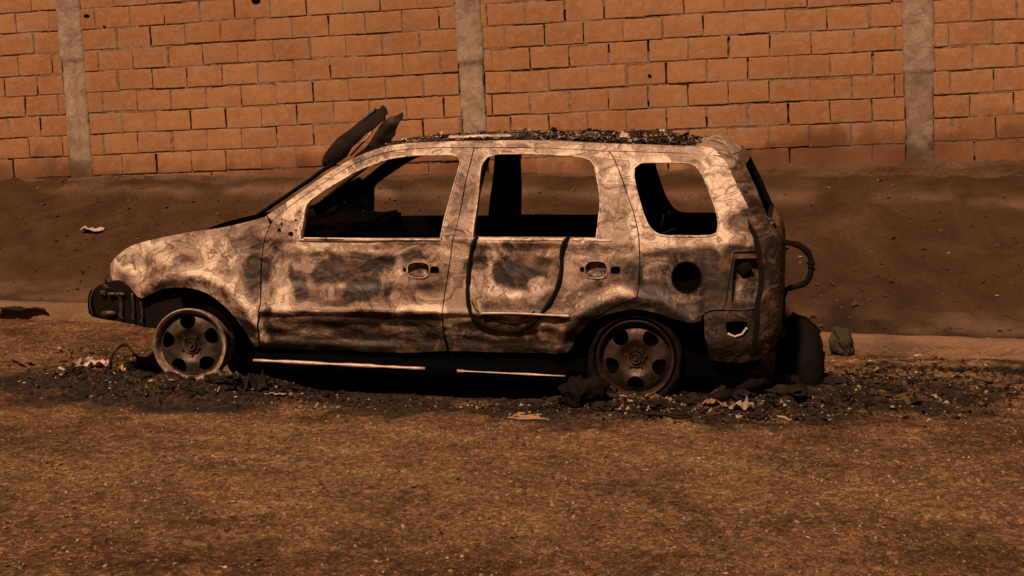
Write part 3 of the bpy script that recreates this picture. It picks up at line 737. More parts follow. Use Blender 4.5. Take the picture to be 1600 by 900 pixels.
# --- floor pan, firewall, dashboard, wheel housings: soot-black inside
def slab(name, x0, x1, y0, y1, z0, z1, mat=BLACK, seg=10, jit=.015, parent=car):
    V = []; Fc = []
    bm = bmesh.new(); bmesh.ops.create_cube(bm, size=1)
    bmesh.ops.bevel(bm, geom=bm.edges[:], offset=.06, segments=2, affect='EDGES')
    bmesh.ops.subdivide_edges(bm, edges=bm.edges[:], cuts=3, use_grid_fill=True)
    for v in bm.verts:
        p = Vector((x0+(v.co.x+.5)*(x1-x0), y0+(v.co.y+.5)*(y1-y0), z0+(v.co.z+.5)*(z1-z0)))
        v.co = p+Vector((nz(*p, 9), nz(p.y, p.x, p.z, 9), nz(p.z, p.y, p.x, 9)))*jit
    V = [v.co.copy() for v in bm.verts]; bm.verts.index_update(); Fc = [tuple(v.index for v in f.verts) for f in bm.faces]; bm.free()
    return part(name, V, Fc, mat, parent, smooth=False)
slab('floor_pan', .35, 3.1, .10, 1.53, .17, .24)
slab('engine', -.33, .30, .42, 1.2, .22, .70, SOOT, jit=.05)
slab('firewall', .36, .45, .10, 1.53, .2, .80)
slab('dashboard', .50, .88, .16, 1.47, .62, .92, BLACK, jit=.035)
# seats burnt down to their frames
for sx, sy in ((1.25, .45), (1.25, 1.15)):
    slab('seat_frame', sx-.22, sx+.22, sy-.2, sy+.2, .3, .42, BLACK)
slab('rear_seat_frame', 2.0, 2.4, .25, 1.4, .3, .5, BLACK)
# far windscreen pillar strips and burnt glass frame seen through the front window
def strip3(name, a, b, w_, th, mat, parent=car, ashv=.2, bend=0):
    a, b = Vector(a), Vector(b); n = 14; V = []; Fc = []; d = (b-a).normalized(); wv = Vector(w_); t = Vector(th)
    for i in range(n+1):
        p = a+(b-a)*(i/n)+Vector((nz(i*.3, 1, 2), nz(i*.3, 5, 2), nz(i*.3, 9, 2)))*.008 + Vector((0, 0, bend*math.sin(math.pi*i/n)))
        V += [p, p+wv, p+wv+t, p+t]
    for i in range(n):
        for k in range(4): q = i*4; Fc.append((q+k, q+(k+1) % 4, q+4+(k+1) % 4, q+4+k))
    Fc += [(3, 2, 1, 0), (n*4, n*4+1, n*4+2, n*4+3)]
    return part(name, V, Fc, mat, parent, attrs={'ash': [ashv]*len(V)})
scr = strip3('windscreen_frame', onY(398, 341, .17), onY(521, 258, .30), (.0, .05, .0), (.012, 0, .028), SOOT, bend=.0)
strip3('windscreen_frame', onY(398, 341, .17)+Vector((0, 1.28, 0)), onY(521, 258, .30)+Vector((0, 1.05, 0)), (0, .05, 0), (.012, 0, .028), SOOT)
strip3('windscreen_header', onY(560, 240, .33), onY(560, 240, .33)+Vector((0, .98, 0)), (.10, 0, .045), (.01, 0, -.04), SOOT)
strip3('cowl', onY(420, 345, .12), onY(420, 345, .12)+Vector((0, 1.38, 0)), (-.2, 0, -.05), (0.02, 0, -.1), SOOT)
strip3('burnt_screen_edge', onY(487, 322, .20), onY(560, 277, .30), (0, .03, 0), (.03, 0, -.055), BLACK)
# --- roof skin with its crust
RL = [(560, 243), (587, 233), (617, 226), (667, 222), (733, 220), (850, 219), (950, 224), (1050, 227), (1112, 231), (1124, 240)]
R3 = [(U(*p)) for p in RL]; rx = [p[0] for p in R3]; rz = [p[1] for p in R3]
V = []; Fc = []; A = []; nxr, nyr = 120, 50
for i in range(nxr+1):
    X = rx[0]+.01+(rx[-1]-rx[0]-.02)*i/nxr; Z = float(np.interp(X, rx, rz)); y0 = ys(X, Z)+.012
    for j in range(nyr+1):
        t = j/nyr; Y = y0+(W-2*y0)*t; e = 1-abs(2*t-1)**2.5
        V.append((X, Y, Z-.004+.022*e+.010*fbm(X, Y, 0, 3, 4)*e-.012*math.exp(-((t-.03)/.02)**2))); A.append(.25+.5*fbm(X, Y, 3, 3, 4))
n = nyr+1
top = len(V); V += [(v[0], v[1], v[2]-.02) for v in V]
for i in range(nxr):
    for j in range(nyr): a = i*n+j; Fc.append((a, a+n, a+n+1, a+1)); Fc.append((top+a, top+a+1, top+a+n+1, top+a+n))
mi = [0, 1]*(len(Fc)//2)
roof = part('roof', V, Fc, [BURNT, BLACK], car, mi=mi, attrs={'ash': A+A})
def rz_at(X): return float(np.interp(X, rx, rz))
# crust of burnt lining and paint: a pile of curled flakes along the near edge and back half
def flake(P, L, Wd, curl, rot, th=.002):
    V = []; Fc = []; n = 5
    M = rot
    for i in range(n+1):
        t = i/n-.5; a = t*curl
        x = L*(math.sin(a)/curl if abs(curl) > .01 else t); z = L*((1-math.cos(a))/curl if abs(curl) > .01 else 0)
        wloc = Wd*(1-.5*abs(2*t)**2)*random.uniform(.7, 1.1)
        for s in (-1, 1): V.append(P+M @ Vector((x, s*wloc/2, z+random.uniform(-.1, .1)*Wd)))
    for i in range(n): Fc.append((2*i, 2*i+1, 2*i+3, 2*i+2))
    return V, Fc
def rrot(tilt=.5): return (Matrix.Rotation(random.uniform(0, 6.28), 3, 'Z') @ Matrix.Rotation(random.gauss(0, tilt), 3, 'X') @ Matrix.Rotation(random.gauss(0, tilt), 3, 'Y'))
def crust_h(X, Y):
    a = .004+.022*ss(1.9, 2.2, X)*ss(2.8, 2.6, X)+.010*ss(1.2, 1.6, X)*ss(2.0, 1.8, X)
    a *= .55+.9*max(0, .5+fbm(X, Y, 0, 4, 4)); return a*ss(.95, 1.25, X)*ss(2.98, 2.8, X)
FV = []; FF = []; FA = []
for k in range(4600):
    X = random.uniform(1.05, 2.95); y0 = ys(X, rz_at(X))+.03; Y = y0+abs(random.gauss(0, .35)) if random.random() < .7 else random.uniform(y0, W-y0)
    if Y > W-y0: continue
    e = 1-abs(2*(Y-y0)/(W-2*y0)-1)**2.5
    z = rz_at(X)+.02*e+random.random()*crust_h(X, Y)
    L = random.uniform(.010, .038)*(1+(random.random() < .06)*1.5)*(1 if X > 1.9 else .8)
    v, f = flake(Vector((X, Y, z)), L, L*random.uniform(.3, .8), random.uniform(-2.0, 2.0), rrot(.28 if X > 1.9 else .12))
    b = len(FV); FV += v; FF += [tuple(i+b for i in q) for q in f]; FA += [random.choice((.1, .2, .3, .55, .75))]*len(v)
cr = part('burnt_roof_crust', FV, FF, BURNT, roof, smooth=False, attrs={'ash': FA}); cr['kind'] = 'stuff'; cr['label'] = 'crust of curled charred flakes on the roof'
V = []; Fc = []
for i in range(131):
    X = 1.0+1.95*i/130; y0 = ys(X, rz_at(X))+.03
    for j in range(41):
        t = j/40; Y = y0+(W-2*y0)*t; e = 1-abs(2*t-1)**2.5
        V.append((X, Y, rz_at(X)+.016*e-.01+crust_h(X, Y)*1.0*ss(0, .05, t)*ss(1, .95, t)))
for i in range(130):
    for j in range(40): a = i*41+j; Fc.append((a, a+41, a+42, a+1))
o = part('char_layer', V, Fc, CHAR, roof, smooth=False)
# peeled long strips lying on the roof edge
for a, b in (((700, 216), (800, 214)), ((1030, 223), (1085, 226)), ((760, 217), (910, 219)), ((660, 221), (720, 217))):
    P, Q = onY(*a, .36), onY(*b, .36)
    strip3('peeled_strip', P, Q, (0, .05, .012), (0, 0, .006), BURNT, roof, ashv=.85 if a[0] in (700, 1020) else .1)
# --- spoiler over the tailgate
V = []; Fc = []; pr = [U(1092, 219), U(1115, 218), U(1132, 222), U(1146, 232), U(1153, 240), U(1140, 247), U(1126, 248), U(1118, 236), U(1105, 229)]
pr = [onY(x, y, .30) for x, y in ((1092, 222), (1112, 217), (1130, 222), (1144, 231), (1153, 240), (1140, 247), (1127, 247), (1118, 236), (1105, 228))]
m = len(pr); ny = 24
for j in range(ny+1):
    t = j/ny; c = 1-abs(2*t-1)**3
    for p in pr: V.append((p.x-.03*(1-c)+.006*nz(p.x, t*3, 0, 5), .255+(W-.51)*t+.0, p.z-.02*(1-c)+.006*nz(p.x, t*3, 4, 6)))
for j in range(ny):
    for i in range(m): a = j*m+i; b = j*m+(i+1) % m; Fc.append((a, a+m, b+m, b))
Fc.append(tuple(range(m))); Fc.append(tuple(ny*m+i for i in range(m-1, -1, -1)))
part('rear_spoiler', V, Fc, BURNT, car, attrs={'ash': [.72]*len(V)}, sharp=45)
# --- tailgate (rounded corner, window hole)
tz = [.28, .34, .45, .70, .86, .92, 1.0, 1.15, 1.30, 1.38]; tx = [3.17, 3.23, 3.25, 3.255, 3.25, 3.23, 3.175, 3.11, 3.035, 2.97]
def tg(u, z):
    """u runs across the car"""
    X = float(np.interp(z, tz, tx)); yb = .10+max(0, z-.93)*.42
    lo = ys(3.16, min(z, .93))-.035 + max(0, z-.93)*.36
    t = min(1, max(0, (u-0)/(1.0))); Y = lo+(W-2*lo)*t
    c = min(Y-lo, W-lo-Y); r = .13
    if c < r: X -= (r-math.sqrt(max(0, r*r-(r-c)**2)))*.75
    X += (.010*fbm(Y, z, 2, 5, 4)+.006*math.sin(Y*110+z*3))*ss(.95, .85, z)
    return (X, Y, z)
outer = [(0, .30), (1, .30), (1, .9), (1, 1.34), (0, 1.34), (0, .9)]
hole = [(.10, .98), (.90, .98), (.88, 1.28), (.12, 1.28)]
V, Fc, mi = sheet(outer, [hole], tg, .022, .03, (-1, 0, 0), .02)
Fc = [f for f in Fc]
tailg = part('tailgate', V, Fc, [BURNT, SOOT, SOOT], car, mi=mi, attrs={'ash': [.22+.25*fbm(v[0], v[2], v[1], 3, 3)+.3*ss(.85, .95, v[2]) for v in V]})
# rear window frame: black post standing off the pillar
V, Fc = tube_data(spline([onY(1149, 262, .40), onY(1160, 283, .39), (onY(1176, 312, .36)), onY(1190, 336, .33), onY(1200, 352, .30)], 5), .020, 8, wob=.3)
part('rear_window_frame', V, Fc, BLACK, tailg)
V, Fc = tube_data(spline([onY(1140, 262, .32), onY(1155, 290, .30), onY(1175, 325, .26), onY(1188, 352, .22), onY(1194, 372, .18)], 5), .010, 8, wob=.3)
part('window_channel', V, Fc, BURNT, tailg, attrs={'ash': [.55]*len(V)})
# burnt hinge lump at the shoulder
def blob(C_, r, amp=.3, sub=3, scl=(1, 1, 1), f=1., seed=0, sharp=True, flat=None):
    bm = bmesh.new(); bmesh.ops.create_icosphere(bm, subdivisions=sub, radius=1)
    for v in bm.verts:
        p = v.co.normalized(); k = 1+amp*mn.fractal(p*f*1.6+Vector((seed*3.1, seed, 0)), 1, 2.1, 4)
        q = Vector((p.x*scl[0], p.y*scl[1], p.z*scl[2]))*r*k
        if flat is not None and q.z < flat: q.z = flat
        v.co = q+Vector(C_)
    V = [v.co.copy() for v in bm.verts]; bm.verts.index_update(); Fc = [tuple(v.index for v in fc.verts) for fc in bm.faces]; bm.free(); return V, Fc
V, Fc, mi = merge([blob(onY(1200, 347, .26), .035, .6, 3, (1, 1, .7), 2, 3), blob(onY(1208, 352, .3), .025, .6, 3, (1, 1, .6), 2, 5)])
part('hinge', V, Fc, BURNT, tailg, smooth=False, attrs={'ash': [.4]*len(V)})
for a_, b_ in (((1037, 335), (1033, 364)), ((1033, 366), (1056, 357)), ((1046, 330), (1044, 342))):
    tube('inner_strut', [onY(*a_, .30), onY(*b_, .34)], .006, SOOT, quart, 6)
# --- tail light hollow
def hollow(name, loop, depth, mat, frame=None, fr=.007, ashv=.25, parent=car):
    a = [U(*q) for q in dense(loop, 6, False)]; c = (sum(p[0] for p in a)/len(a), sum(p[1] for p in a)/len(a)); n = len(a); V = []; Fc = []
    for k, (s, d) in enumerate(((1.01, 0), (.97, depth*.5), (.86, depth), (.5, depth*1.05), (.1, depth*.8))):
        for X, Z in a: x, z = c[0]+(X-c[0])*s, c[1]+(Z-c[1])*s; V.append((x, ys(x, z)+detail(x, z)+d+.012*nz(x, z, k, 18)*(k > 1), z))
    for k in range(4):
        for i in range(n): j = (i+1) % n; Fc.append((k*n+i, k*n+j, (k+1)*n+j, (k+1)*n+i))
    Fc.append(tuple(4*n+i for i in range(n)))
    o = part(name, V, Fc, mat, parent, attrs={'ash': [ashv+.35*nz(v[0], v[2], 0, 16) for v in V]})
    return o
tl = hollow('tail_light', tl_, .05, BURNT, ashv=.22)
tube('lamp_frame', [S3(*p, -.003) for p in dense([(1146, 393), (1191, 391), (1192, 480), (1160, 484), (1132, 483), (1137, 440)], 8, False)], .008, BURNT, tl, 8, True, .2, .25)
V, Fc = blob(onY(1163, 418, .09), .05, .3, 3, (.8, .4, .9), 1, 4); part('burnt_lens', V, Fc, SOOT, tl)
cup(quart, 1073, 433, 23, 24, .09, BLACK, None, 2, name='fuel_filler_hole')
tube('filler_lip', [S3(*p, .0) for p in ell(1073, 433, 23.5, 24.5, 30)], .004, SOOT, quart, 6, True)
# --- rear bumper
bh = [(1134, 503), (1150, 501), (1168, 502), (1167, 512), (1160, 523), (1148, 526), (1136, 522)]
bump = panel('rear_bumper', [(1099, 491), (1112, 486), (1131, 485), (1192, 485), (1205, 492), (1212, 510), (1208, 530), (1200, 550), (1187, 562), (1150, 567), (1112, 562), (1105, 545), (1101, 520)], [bh], thick=.03, fn=lambda X, Z: (X, ys(X, Z)+detail(X, Z)-.012+.02*fbm(X, Z, 8, 5, 4), Z))
tube('bumper_lip', [S3(*p, -.010) for p in ((1137, 521), (1148, 526), (1160, 522), (1167, 512))], .006, BURNT, bump, 8, ashv=.95)
hollow('fog_lamp_hole', bh, .07, BLACK, parent=bump)
slab('boot_floor', 2.7, 3.15, .13, 1.5, .20, .55, BLACK)
slab('rear_axle', 2.44, 2.54, .25, 1.38, .20, .30, BLACK)
slab('front_axle', -.05, .05, .25, 1.38, .18, .30, BLACK)
# wheel housings behind the rims
for c_ in (FC, RC):
    n = 26
    for side in (0, 1):
        V = []; Fc = []
        for i in range(n+1):
            a = math.pi*(-.12+(.98 if c_ is FC else 1.24)*i/n)
            for Y in (.085, .30, .42):
                r = .39 if Y < .4 else .05
                y_ = Y if side == 0 else W-Y
                V.append((c_.x+r*math.cos(a)*.98, y_, c_.z-.01+r*math.sin(a)*(1.0 if c_ is FC else .92)))
        for i in range(n):
            for k in range(2): q = i*3+k; Fc.append((q, q+1, q+4, q+3))
        part('wheel_housing', V, Fc, BLACK, car)
# --- front end: crash beam, brackets
bo = [(150, 447), (141, 457), (137, 475), (139, 488), (147, 496), (176, 501), (205, 506), (232, 512), (262, 512), (285, 500), (285, 462), (250, 456), (222, 464), (206, 454), (196, 446), (176, 441)]
def beamfn(X, Z): return (X+.0, .075+1.1*max(0, -.35-X)**2+.01*fbm(X, Z, 0, 6, 3), Z)
V, Fc, mi = sheet([tuple(onY(x, y, .08).xz) for x, y in bo], [], beamfn, .03, .10)
beam = part('front_bumper_beam', V, Fc, SOOT, car)
V, Fc, mi = sheet([tuple(onY(x, y, .3).xz) for x, y in [(150, 450), (142, 458), (139, 475), (141, 488), (149, 493), (190, 497), (230, 500), (230, 450)]], [], lambda X, Z: (X, .17+.9*max(0, -.35-X)**2, Z), .05, 1.25)
part('crash_beam', V, Fc, BLACK, beam)
for a, b, w1 in (((184, 457), (187, 500), .022), ((205, 458), (207, 503), .012), ((219, 470), (221, 508), .010)):
    strip3('bracket', onY(*a, .055), onY(*b, .055), (w1, 0, 0), (0, .02, 0), RIMF, beam)
strip3('bracket', onY(168, 457, .06), onY(193, 458, .05), (0, 0, -.018), (0, .02, 0), RIMF, beam)
tube('beam_edge', spline([onY(150, 448, .16), onY(143, 460, .15), onY(141, 478, .15), onY(145, 492, .15)], 4), .006, RIMF, beam, 6)
V, Fc = blob(onY(170, 490, .07), .03, .3, 3, (1.4, .5, .6), 1, 6); part('lamp_remnant', V, Fc, RIMF, beam)
V, Fc, mi = merge([blob(onY(168, 448, .12), .03, .5, 3, (1, 1, .8), 2, 9), blob(onY(162, 458, .1), .02, .5, 3, (1, 1, 1), 2, 2), tube_data([onY(166, 442, .1), onY(164, 434, .1), onY(169, 430, .11)], .006, 6)])
part('melted_lamp_mount', V, Fc, RIMR, beam)
# --- warped remains of the hood standing over the windscreen
def plate(outer_px, Y0, slopeY, thick, holes=()):
    o_ = [tuple(onY(x, y, Y0).xz) for x, y in outer_px]; cx = sum(p[0] for p in o_)/len(o_)
    return sheet(o_, [], lambda X, Z: (X, Y0+slopeY*(X-cx)+.018*math.sin((X*.7-Z)*26)+.02*fbm(X, Z, Y0, 7, 4), Z), .018, thick, sm=False)
b1 = plate([(512, 256), (513, 243), (521, 229), (530, 216), (541, 207), (552, 199), (561, 190), (570, 183), (580, 173), (588, 170), (592, 165), (597, 170), (600, 178), (596, 181), (597, 188), (589, 193), (583, 200), (575, 206), (567, 213), (560, 221), (550, 231), (543, 244), (533, 252), (520, 260)], .42, .5, .03)
b2 = plate([(548, 247), (553, 242), (567, 233), (575, 225), (582, 215), (590, 203), (597, 193), (605, 187), (613, 182), (623, 180), (633, 175), (634, 183), (627, 191), (620, 203), (618, 211), (612, 218), (609, 227), (597, 229), (585, 237), (573, 240), (557, 251)], .80, -.4, .02)
hood = part('warped_hood_remnant', b1[0], b1[1], CHAR, car); hood['label'] = 'curled dark sheet metal horn standing up over the windscreen'
tube('hood_edge', spline([onY(514, 250, .36), onY(530, 224, .38), onY(552, 200, .42), onY(588, 170, .48)], 5), .007, RIMF, hood, 6, wob=.6)
hood2 = part('warped_hood_remnant', b2[0], b2[1], RIMR, car); hood2['label'] = 'broader bent sheet metal horn behind the first one'
tube('hood_edge', spline([onY(548, 243, .45), onY(562, 228, .5), onY(574, 215, .55), onY(583, 202, .6), onY(586, 198, .65)], 4), .006, BURNT, hood, 6, ashv=.7)
# --- wheels
def wheel(hub, mat, near=True, rimlip=None, steer=0., ashm=.3, seed=0):
    wh = bpy.data.objects.new('wheel', None); C.objects.link(wh); wh.parent = car; wh.location = CARI @ Vector(hub)
    wh.rotation_euler = (0, 0, steer+(0 if near else math.pi)); R = .208
    def wp(name, V, Fc, mt, **kw):
        return mobj(name, V, Fc, mt, wh, **kw)
    holes = []
    for k in range(5):
        a0 = math.pi/2+2*math.pi*(k+.5)/5 + seed
        h = []
        for i in range(16):
            b = 2*math.pi*i/16; cr_, ct = math.cos(b), math.sin(b)
            r = .128+.034*math.copysign(abs(cr_)**.75, cr_); wd = .043+.014*cr_
            tt = wd*math.copysign(abs(ct)**.8, ct)
            h.append((math.cos(a0)*r-math.sin(a0)*tt, math.sin(a0)*r+math.cos(a0)*tt))
        holes.append(h)
    def dish(u, v):
        r = math.hypot(u, v)
        y = float(np.interp(r, [0, .05, .075, .10, .135, .165, .18, .2], [.028, .026, .010, -.004, .0, .014, .03, .034]))
        return (u, y+.002*nz(u, v, seed, 20), v)
    disc = [(.183*math.cos(2*math.pi*i/40), .183*math.sin(2*math.pi*i/40)) for i in range(40)]
    V, Fc, mi = sheet(disc, holes, dish, .013, .006, st=.009)
    wp('disc', V, Fc, mat, mi=[0]*len(Fc))
    pr = [(.176, .02), (.184, .028), (.188, .012), (.190, -.008), (.196, -.018), (.205, -.024), (R, -.020), (R+.002, -.012), (R-.004, -.004), (.200, .01), (.197, .06), (.19, .14), (.21, .165), (.21, .172), (.188, .150), (.184, .06), (.176, .03)]
    V = []; Fc = []; n = 56; m = len(pr)
    for i in range(n):
        a = 2*math.pi*i/n
        for r, y in pr: V.append((math.cos(a)*r, y+.0015*nz(math.cos(a)*3, math.sin(a)*3, seed), math.sin(a)*r))
    for i in range(n):
        for k in range(m): a = i*m+k; b = i*m+(k+1) % m; c_ = ((i+1) % n)*m; Fc.append((a, b, c_+(k+1) % m, c_+k))
    wp('rim', V, Fc, rimlip or mat, sharp=50)
    # brake drum and hub
    def lathe(pr, n=28, jit=0.):
        V = []; Fc = []; m = len(pr)
        for i in range(n):
            a = 2*math.pi*i/n
            for r, y in pr: V.append((math.cos(a)*r*(1+jit*nz(i*.6, y*30, seed)), y, math.sin(a)*r*(1+jit*nz(i*.6, y*30, seed))))
        for i in range(n):
            for k in range(m-1): a = i*m+k; c_ = ((i+1) % n)*m; Fc.append((a, a+1, c_+k+1, c_+k))
        return V, Fc
    wp('brake_drum', *lathe([(.0, .06), (.168, .06), (.17, .065), (.17, .13), (0, .13)]), BLACK, sharp=40)
    hub_parts = [lathe([(0, -.012), (.010, -.012), (.012, .006), (.020, .008), (.022, -.001), (.029, -.002), (.031, .022)], jit=.06), lathe([(.036, .026), (.038, .012), (.047, .010), (.050, .026)], jit=.10)]
    for k in range(5):
        a = 2*math.pi*k/5+.3+seed; c0 = Vector((math.cos(a)*.056, 0, math.sin(a)*.056)); V, Fc = lathe([(0, .006), (.007, .006), (.008, .024)], 8)
        hub_parts.append(([c0+Vector(v) for v in V], Fc))
    V, Fc, mi = merge(hub_parts); wp('hub', V, Fc, mat, mi=[0]*len(Fc), sharp=40)
    return wh, lathe
wf, lathe_ = wheel(HF+Vector((0, .035, 0)), RIMF, True, steer=.10, seed=-.53, rimlip=m_rim('bare_rim_steel', (.12, .09, .072), (.60, .48, .40)))
wr, _ = wheel(HR+Vector((0, .035, 0)), RIMR, True, seed=0)
wheel(Vector((HF.x, W-.06, HF.z)), RIMR, False); wheel(Vector((HR.x, W-.06, HR.z)), RIMR, False)
# what is left of the rear tyre: a charred ring sagging to the ground
V = []; Fc = []; n = 72; m = 14
for i in range(n):
    a = 2*math.pi*i/n
    ca, sa = math.cos(a), math.sin(a)
    for k in range(m):
        b = 2*math.pi*k/m; th = (.020+.012*max(0, -sa)+.03*max(0, -ca-.4)*max(0, -sa+.2))*(1+.5*mn.noise(Vector((ca*3, sa*3, k*.4))))
        r = .214+th*.8+th*math.cos(b); y = .055+(.085)*math.sin(b)*(1+.2*mn.noise(Vector((ca*4, sa*4, 3))))
        z = sa*r
        if z < -HR.z+.02: z = -HR.z+.02+.012*nz(i*.4, k, 0)
        V.append((ca*r, y, z))
for i in range(n):
    for k in range(m): a = i*m+k; b = i*m+(k+1) % m; c_ = ((i+1) % n)*m; Fc.append((a, b, c_+(k+1) % m, c_+k))
mobj('tyre', V, Fc, RUBB, wr)
# --- spare wheel carrier tube behind the tailgate
tp = spline([onY(x, y, .55) for x, y in ((1217, 377), (1230, 379), (1247, 383), (1260, 392), (1266, 403), (1267, 416), (1265, 432), (1258, 442), (1243, 448), (1230, 452), (1224, 462), (1222, 480), (1220, 505))], 5)
V1 = tube_data(tp, .0165, 10, wob=.3); V2 = tube_data([onY(1260, 411, .54), onY(1274, 412, .53)], .006, 8); V3 = tube_data([onY(1262, 417, .54), onY(1273, 417, .53)], .005, 8)
V, Fc, mi = merge([V1, V2, V3]); part('spare_wheel_carrier', V, Fc, SOOT, car)
V, Fc = blob(onY(1216, 518, .30), .035, .6, 3, (1, 1, 1.2), 2, 12); part('melted_hinge', V, Fc, RIMR, tailg)

# ------------------------------------------------------------------ loose burnt remains and litter
def gz(X, Y): return roadz(X, Y) if Y < kerbY(X) else bankz(X, Y)
def G(x, y):
    P = onZ(x, y, 0)
    for _ in range(6):
        z = gz(P.x, P.y); P2 = onZ(x, y, z); P = (P+P2)*.5
    P.z = gz(P.x, P.y); return P
def loose(name, parts_or_V, mat, label, cat, group=None, smooth=False, base=None, kind=None, attrs=None):
    V, Fc = parts_or_V[:2]; b = Vector(base) if base is not None else sum((Vector(v) for v in V), Vector())/len(V)
    o = mobj(name, [Vector(v)-b for v in V], Fc, mat, smooth=smooth, attrs=attrs); o.location = b
    return tag(o, label, cat, group, kind)
# fallen spare tyre behind the rear corner
V = []; Fc = []; n = 48; m = 16; cc = Vector((3.37, .78, .105))
for i in range(n):
    a = 2*math.pi*i/n; ca, sa = math.cos(a), math.sin(a)
    for k in range(m):
        b = 2*math.pi*k/m; r = .225+.085*math.cos(b)*(1+.12*mn.noise(Vector((ca*2, sa*2, k)))); x = .135*math.sin(b)
        z = sa*r; x *= math.sqrt(max(.05, 1-.75*(max(0, z)/.32)**2)); q = Vector((x-.01+.10*(z-.0)*-.6, ca*r, z))+cc+Vector((0, 0, .0))
        q.z = max(q.z, .01+.01*nz(q.x, q.y, 0, 12)); V.append(q+Vector((fbm(ca*2, sa*2, k*.3, 1.5), fbm(sa*2, ca*2, k*.3, 1.5), nz(sa*3, ca*3, k*.3)))*.03)
for i in range(n):
    for k in range(m): a = i*m+k; b = i*m+(k+1) % m; c_ = ((i+1) % n)*m; Fc.append((a, b, c_+(k+1) % m, c_+k))
loose('spare_tyre', (V, Fc), RUBB, 'black burnt spare tyre slumped on the ground behind the rear corner of the car', 'tyre', smooth=True, base=(3.37, .78, 0))
# stone
P = G(1322, 556)
V, Fc = blob(P+Vector((0, .03, .075)), .085, .45, 3, (.85, .8, 1.05), 1.0, 21, flat=-.08)
V = [P+(Matrix.Rotation(-.35, 3, 'Y') @ (v-P)) for v in V]
loose('stone', (V, Fc), STONE, 'dark rough stone standing at the kerb right of the burnt car', 'stone', base=P)
# melted tyre chunk left of rear wheel
P = G(900, 634)
V, Fc, mi = merge([blob(P+Vector((0, .02, .06)), .085, .5, 4, (.85, .8, .95), 1.2, 31, flat=-.06), blob(P+Vector((.09, .03, .10)), .06, .5, 3, (1.3, .7, .9), 1.4, 33), blob(P+Vector((-.04, .02, .03)), .05, .5, 3, (1.2, .8, .6), 1.4, 35)])
loose('tyre_chunk', (V, Fc), RUBB, 'black melted tyre chunk leaning on the left side of the rear wheel', 'tyre piece', base=P, smooth=True)
# tyre carcass strips
def strand(name, px, r, mat, label, cat, lift=.0, group=None, wob=.5, h=None):
    pts = []
    for q, (x, y) in enumerate(px):
        P = G(x, y); pts.append(P+Vector((0, 0, r*.7+lift+(h[q] if h else 0))))
    s = spline(pts, 6); V, Fc = tube_data(s, [r*(1+.3*math.sin(i*.7)) for i in range(len(s))], 8, wob=wob)
    return loose(name, (V, Fc), mat, label, cat, group, smooth=True)
strand('tyre_strip', [(1052, 622), (1090, 628), (1130, 628), (1165, 622), (1200, 616), (1235, 610), (1258, 616)], .026, RUBB, 'long thick black tyre strip lying on the ground behind the rear wheel', 'tyre strip', h=[0, 0, .01, .03, .05, .04, 0])
strand('wire_strand', [(1012, 648), (1040, 650), (1062, 655), (1080, 652)], .009, CHAR, 'short black curved strand on the ground right below the rear wheel', 'wire')
strand('wire_strand', [(170, 578), (178, 566), (196, 560), (212, 566), (232, 574)], .008, CHAR, 'thin black looped wire on the ash heap left of the front wheel', 'wire', h=[0, .05, .08, .04, 0])
strand('wire_strand', [(92, 576), (106, 580), (122, 574), (136, 572)], .008, PAPER, 'pale curved strip of scrap at the left end of the ash heap', 'scrap')
